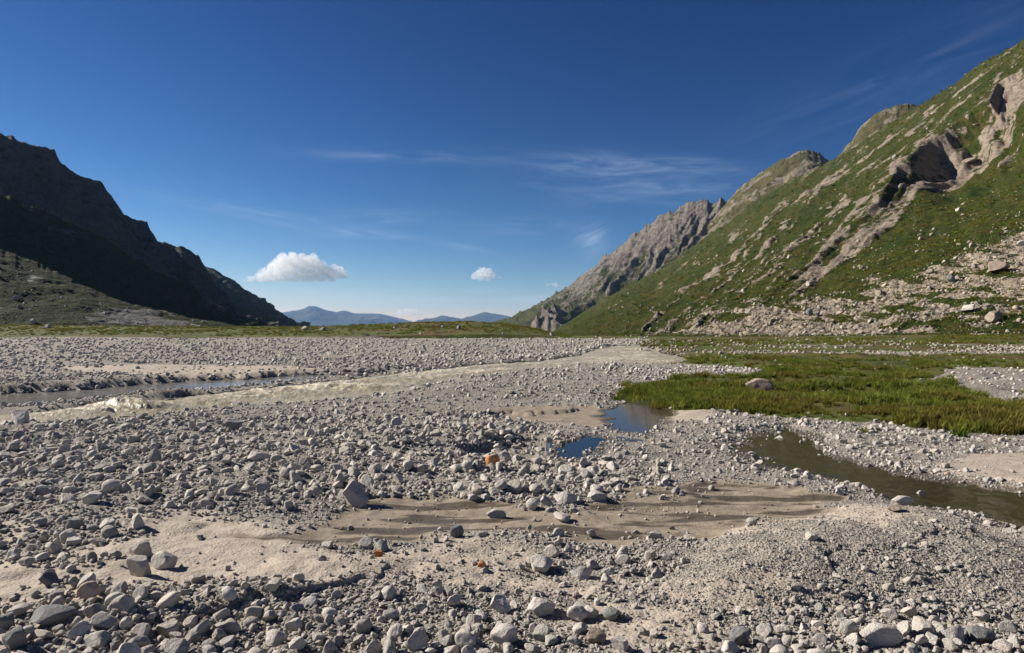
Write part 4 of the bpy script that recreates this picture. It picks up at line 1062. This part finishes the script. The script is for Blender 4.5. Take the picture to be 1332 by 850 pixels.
# boulders on the green mound: px, py, width px
for q, (px, py, w, lb) in enumerate([(397, 429, 9, 'dark boulder on the left part of the green mound, left of its twin'), (421, 430, 9, 'dark boulder on the green mound, right of its twin'),
      (478, 437, 5, 'pale small boulder low on the rusty front of the mound'), (597, 428, 8, 'grey boulder on the mound crest near the middle'), (576, 426, 5, 'small dark boulder on the mound crest left of the grey one'),
      (513, 427, 4, 'small pale stone on the left rise of the mound crest'), (62, 421, 9, 'pale block with a dark side at the foot of the left hillside'), (547, 434, 4, 'small pale stone on the front of the mound'),
      (718, 437, 7, 'pale stone at the right end of the green mound'), (655, 435, 4, 'small pale stone on the right flank of the mound')]):
    yy = 212.0; x = (px - CX) / F * yy
    for _ in range(40):
        z = float(ground_z(np.array([x]), np.array([yy]))[0])
        t_ = CY + F * (H - z) / yy
        if t_ < py: yy -= 1.0
        else: break
        x = (px - CX) / F * yy
    ww = w * yy / F
    put(P_LS[q % 6], x, yy, z + 0.15 * ww, ww, 0.75, 0.1, q * 0.7, 'boulder', lb, 'boulder')

# ------------------------------------------------------------------ grass
def grass_mat(name):
    t = NT(name)
    info = t.t.nodes.new('ShaderNodeObjectInfo')
    loc = info.outputs['Location']
    n = t.noise(loc, 0.22, 4, 0.6); n2 = t.noise(loc, 0.9, 3, 0.6)
    g = t.coords('Object'); sep = t.n('ShaderNodeSeparateXYZ'); t.link(g, sep.inputs[0])
    c = t.mix(info.outputs['Random'], (0.070, 0.100, 0.015), (0.190, 0.205, 0.040))
    c = t.mix(t.math('MULTIPLY', t.ramp(n, 0.46, 0.62), 0.7), c, (0.15, 0.105, 0.03))
    c = t.mix(t.math('MULTIPLY', t.ramp(n2, 0.58, 0.72), 0.5), c, (0.17, 0.08, 0.04))
    d = t.n('ShaderNodeBsdfDiffuse'); t.link(c, d.inputs['Color'])
    tr = t.n('ShaderNodeBsdfTranslucent'); t.link(c, tr.inputs['Color'])
    m = t.n('ShaderNodeMixShader'); m.inputs[0].default_value = 0.3; t.link(d.outputs[0], m.inputs[1]); t.link(tr.outputs[0], m.inputs[2])
    return t.surf(m.outputs[0])
M_GRASS = grass_mat('meadow_grass')
def tuft_mesh(name, seed, nbl=70, h0=0.10, h1=0.30, spread=0.16, wd=0.011):
    r = np.random.default_rng(seed); V, Fc = [], []
    for b in range(nbl):
        a = r.uniform(0, 6.28); rad = spread * math.sqrt(r.uniform(0, 1)); bx, by = rad * math.cos(a), rad * math.sin(a)
        h = r.uniform(h0, h1); lean = r.uniform(0.05, 0.55) * h; la = a + r.normal(0, 0.8); w = wd * r.uniform(0.6, 1.3)
        wx, wy = -math.sin(la + 1.2) * w, math.cos(la + 1.2) * w
        k = len(V)
        for s, t in ((0, 1.0), (0.4, 0.9), (0.75, 0.6), (1.0, 0.08)):
            cx_, cy2 = bx + math.cos(la) * lean * s * s, by + math.sin(la) * lean * s * s
            V += [(cx_ - wx * t, cy2 - wy * t, h * s), (cx_ + wx * t, cy2 + wy * t, h * s)]
        for s in range(3): Fc.append((k + 2 * s, k + 2 * s + 1, k + 2 * s + 3, k + 2 * s + 2))
    me = bpy.data.meshes.new(name); me.from_pydata(V, [], Fc); me.materials.append(M_GRASS); me.update(); return me
P_T = [tuft_mesh('tuft_shape', 40 + k) for k in range(6)] + [tuft_mesh('short_tuft_shape', 60 + k, 60, 0.03, 0.10, 0.2, 0.010) for k in range(4)]
C_T = proto_collection('tuft_shapes', P_T)
NG = 60000
gx = RNG.uniform(800, 1560, NG); gy = 462 + (582 - 462) * RNG.uniform(0, 1, NG)
x, y, z = to_ground(gx, gy, 2); m = masks(x, y); z = ground_z(x, y, m)
p = xyz(x, y); nn = fbm(p * 0.25 + 40, 3)
dn = sstep(0.15, -0.25, m['meadow']) * (1 - 0.985 * sstep(0.6, -0.4, m['patch'])) * np.clip(0.22 + 1.0 * nn + 0.45 * sstep(-3.5, -1.2, m['meadow']), 0.05, 1)
fringe = sstep(1.3, 0.1, m['meadow']) * 0.30 * sstep(-0.1, 0.4, nn) * (m['meadow'] > -0.1)
k = RNG.uniform(0, 1.15, NG) < np.maximum(dn, fringe)
x, y, z, nn = x[k], y[k], z[k], nn[k]; md_ = m['meadow'][k]
N_ = len(x)
tall = sstep(-3.2, -0.8, md_) * sstep(42, 30, y)
isT = RNG.uniform(0, 1, N_) < (0.04 + 0.35 * (nn > 0.28) + 0.6 * tall * (nn > -0.1))
gi = np.where(isT, RNG.integers(0, 6, N_), RNG.integers(6, 10, N_))
gs = 0.88 * RNG.uniform(0.7, 1.35, N_) * (0.9 + 0.7 * nn) * np.where(isT, 1.0, np.clip(1.2 - 0.012 * (y - 25), 0.7, 1.2))
scatter('meadow_grass', C_T, np.stack([x, y, z - 0.02], -1), np.stack([RNG.normal(0, 0.1, N_), RNG.normal(0, 0.1, N_), RNG.uniform(0, 6.28, N_)], -1), np.repeat(gs[:, None], 3, 1), gi)
# tussocks on the green mound, the far left strip and the stony ground at the right
def tussocks(name, x, y, z, size, flatten=0.8):
    n_ = len(x)
    sc3 = size[:, None] * np.array([1.0, 1.0, flatten])
    scatter(name, C_T, np.stack([x, y, z - 0.03 * size], -1), np.stack([RNG.normal(0, 0.1, n_), RNG.normal(0, 0.1, n_), RNG.uniform(0, 6.28, n_)], -1), sc3, RNG.integers(0, 10, n_))
tx = RNG.uniform(-200, 1560, 26000); ty = RNG.uniform(164, 236, 26000) * np.where(tx > 760, 0.62, 1.0)
X_ = (tx - CX) / F * ty; m = masks(X_, ty); Z_ = ground_z(X_, ty, m)
nn = fbm(xyz(X_, ty) * 0.08 + 4, 3)
by_ = np.interp(tx, BX, BY)
k = np.where(tx < 745, (ty > 176.5 + 10 * sstep(400, -100, tx)) & (RNG.uniform(0, 1, len(tx)) < 0.55 + 0.8 * nn), (m['band'] < 0) & (ty < by_ - 6) & (RNG.uniform(0, 1, len(tx)) < 0.16 + 0.5 * nn))
tussocks('mound_grass', X_[k], ty[k], Z_[k], RNG.uniform(1.2, 3.2, k.sum()), 0.7)
def v_dens(px, py, v):
    at = S_attrs(np.stack([px, py, 0 * px], -1), px, py, v)
    n = fbm(np.stack([px / 45, py / 30, 0 * px + 33], -1), 4)
    return np.clip(1 - 1.6 * at['rock'] - 0.9 * at['scree'], 0, 1) * np.clip(0.5 + 0.9 * n, 0.05, 1) * (px < 1500)
vp, vpx, vpy = on_surface(S, 60000, v_dens)
tussocks('hillside_shrubs', vp[:, 0], vp[:, 1], vp[:, 2], vp[:, 1] / 300.0 * RNG.uniform(2.0, 6.5, len(vp)), 0.75)
vp, vpx, vpy = on_surface(E, 6000, lambda px, py, v: np.clip(0.4 + 0.8 * fbm(np.stack([px / 40, py / 20, 0 * px + 3], -1), 3), 0, 1) * (px > -200))
tussocks('left_hillside_shrubs', vp[:, 0], vp[:, 1], vp[:, 2], RNG.uniform(0.8, 2.2, len(vp)), 0.7)
# single tufts standing on the gravel
for q, (px, py, s, lb) in enumerate([(1248, 566, 1.2, 'bright green grass tuft alone on gravel below the meadow'), (1122, 559, 0.8, 'small green grass tuft on pale cobbles at the meadow edge'),
                                     (1035, 548, 0.9, 'dry yellowish grass tuft at the cobble edge of the meadow')]):
    a, b, c = to_ground(np.array([float(px)]), np.array([float(py)]), 4)
    o = bpy.data.objects.new('grass_tuft', P_T[q]); COL.objects.link(o); o.location = (a[0], b[0], c[0] - 0.02); o.scale = (s, s, s * 0.8); tag(o, lb, 'grass tuft')

# ------------------------------------------------------------------ clouds
def cloud_mat(name, dens, zbase, soft, nscale):
    t = NT(name); g = t.coords('Object')
    sep = t.n('ShaderNodeSeparateXYZ'); t.link(g, sep.inputs[0])
    zb = t.ramp(sep.outputs[2], zbase, zbase + soft)
    n = t.noise(g, nscale, 5, 0.6)
    dn = t.math('MULTIPLY', t.math('MULTIPLY', t.ramp(n, 0.42, 0.52), zb), dens)
    pv = t.n('ShaderNodeVolumePrincipled'); pv.inputs['Color'].default_value = (1, 1, 1, 1); pv.inputs['Anisotropy'].default_value = 0.0
    t.link(dn, pv.inputs['Density']); t.link(pv.outputs[0], t.out.inputs['Volume'])
    t.m.cycles.volume_step_rate = 0.5
    return t.m
def cloud(puffs, dist, label, dens=0.02, vox=22, base=None, nscale=0.012):
    import bmesh
    bm = bmesh.new(); r = random.Random(len(puffs) * 7 + int(puffs[0][0]))
    k = dist / F
    cxm = sum(a[0] for a in puffs) / len(puffs)
    for (px, py, rp) in puffs:
        for sub in range(14):
            if sub == 0: q = Vector((0, 0, 0)); rr = rp
            else:
                q = Vector((r.uniform(-1, 1), r.uniform(-1, 1), r.uniform(-0.5, 1))).normalized() * rp * 0.95; rr = rp * r.uniform(0.25, 0.48)
            mt = Matrix.Translation(((px - cxm + q.x) * k, q.y * k * 1.2, (CY - py + q.z) * k)) @ Matrix.Diagonal((rr * k, rr * k * 1.2, rr * k * 0.9, 1))
            bmesh.ops.create_icosphere(bm, subdivisions=2, radius=1, matrix=mt)
    me = bpy.data.meshes.new('cloud'); bm.to_mesh(me); bm.free()
    o = bpy.data.objects.new('cloud', me); COL.objects.link(o); o.location = ((cxm - CX) * k, dist, H)
    rm = o.modifiers.new('remesh', 'REMESH'); rm.mode = 'VOXEL'; rm.voxel_size = vox
    zb = (CY - base) * k
    me.materials.append(cloud_mat('cloud_vapour', dens, zb - 10, 110, nscale))
    tag(o, label, 'cloud')
    return o
cloud([(338, 362, 7), (348, 358, 10), (360, 352, 12), (374, 346, 15), (390, 346, 14), (402, 344, 14), (415, 351, 12), (428, 355, 11), (440, 355, 9), (448, 358, 6), (326, 364, 5), (319, 366, 3), (355, 361, 8), (370, 361, 9), (385, 361, 9), (400, 361, 9), (415, 361, 9), (430, 362, 7)], 26000,
      'largest white puffy cloud with a flat base above the left mountains', 0.0034, 28, 368, 0.0065)
cloud([(617, 360, 5), (625, 356, 7), (633, 355, 7), (640, 359, 5), (650, 361, 3), (625, 362, 5), (634, 362, 5)], 26000, 'small white puffy cloud in the middle of the sky above the valley', 0.0034, 28, 368, 0.008)
cloud([(519, 407, 4), (528, 406, 5), (538, 407, 5), (546, 408, 3)], 26500, 'small low white cloud just behind the far blue range', 0.003, 40, 412, 0.005)
cloud([(722, 371, 4), (731, 372, 3), (713, 370, 3)], 26000, 'tiny faint cloud left of the rocky mountain on the right', 0.002, 40, 375, 0.006)

# ------------------------------------------------------------------ air
HAZE = 2.2e-5
if HAZE:
    import bmesh
    bm = bmesh.new(); bmesh.ops.create_cube(bm, size=1.0)
    me = bpy.data.meshes.new('haze'); bm.to_mesh(me); bm.free()
    o = bpy.data.objects.new('haze', me); COL.objects.link(o)
    y0, y1, z0, z1 = -60.0, 23500.0, -900.0, 760.0
    o.scale = (26000, y1 - y0, z1 - z0); o.location = (0, (y0 + y1) / 2, (z0 + z1) / 2)
    t = NT('haze_air'); pv = t.n('ShaderNodeVolumePrincipled'); pv.inputs['Color'].default_value = (0.32, 0.56, 1.0, 1); pv.inputs['Density'].default_value = HAZE
    pv.inputs['Anisotropy'].default_value = 0.1
    t.link(pv.outputs[0], t.out.inputs['Volume']); me.materials.append(t.m)
    tag(o, kind='stuff')
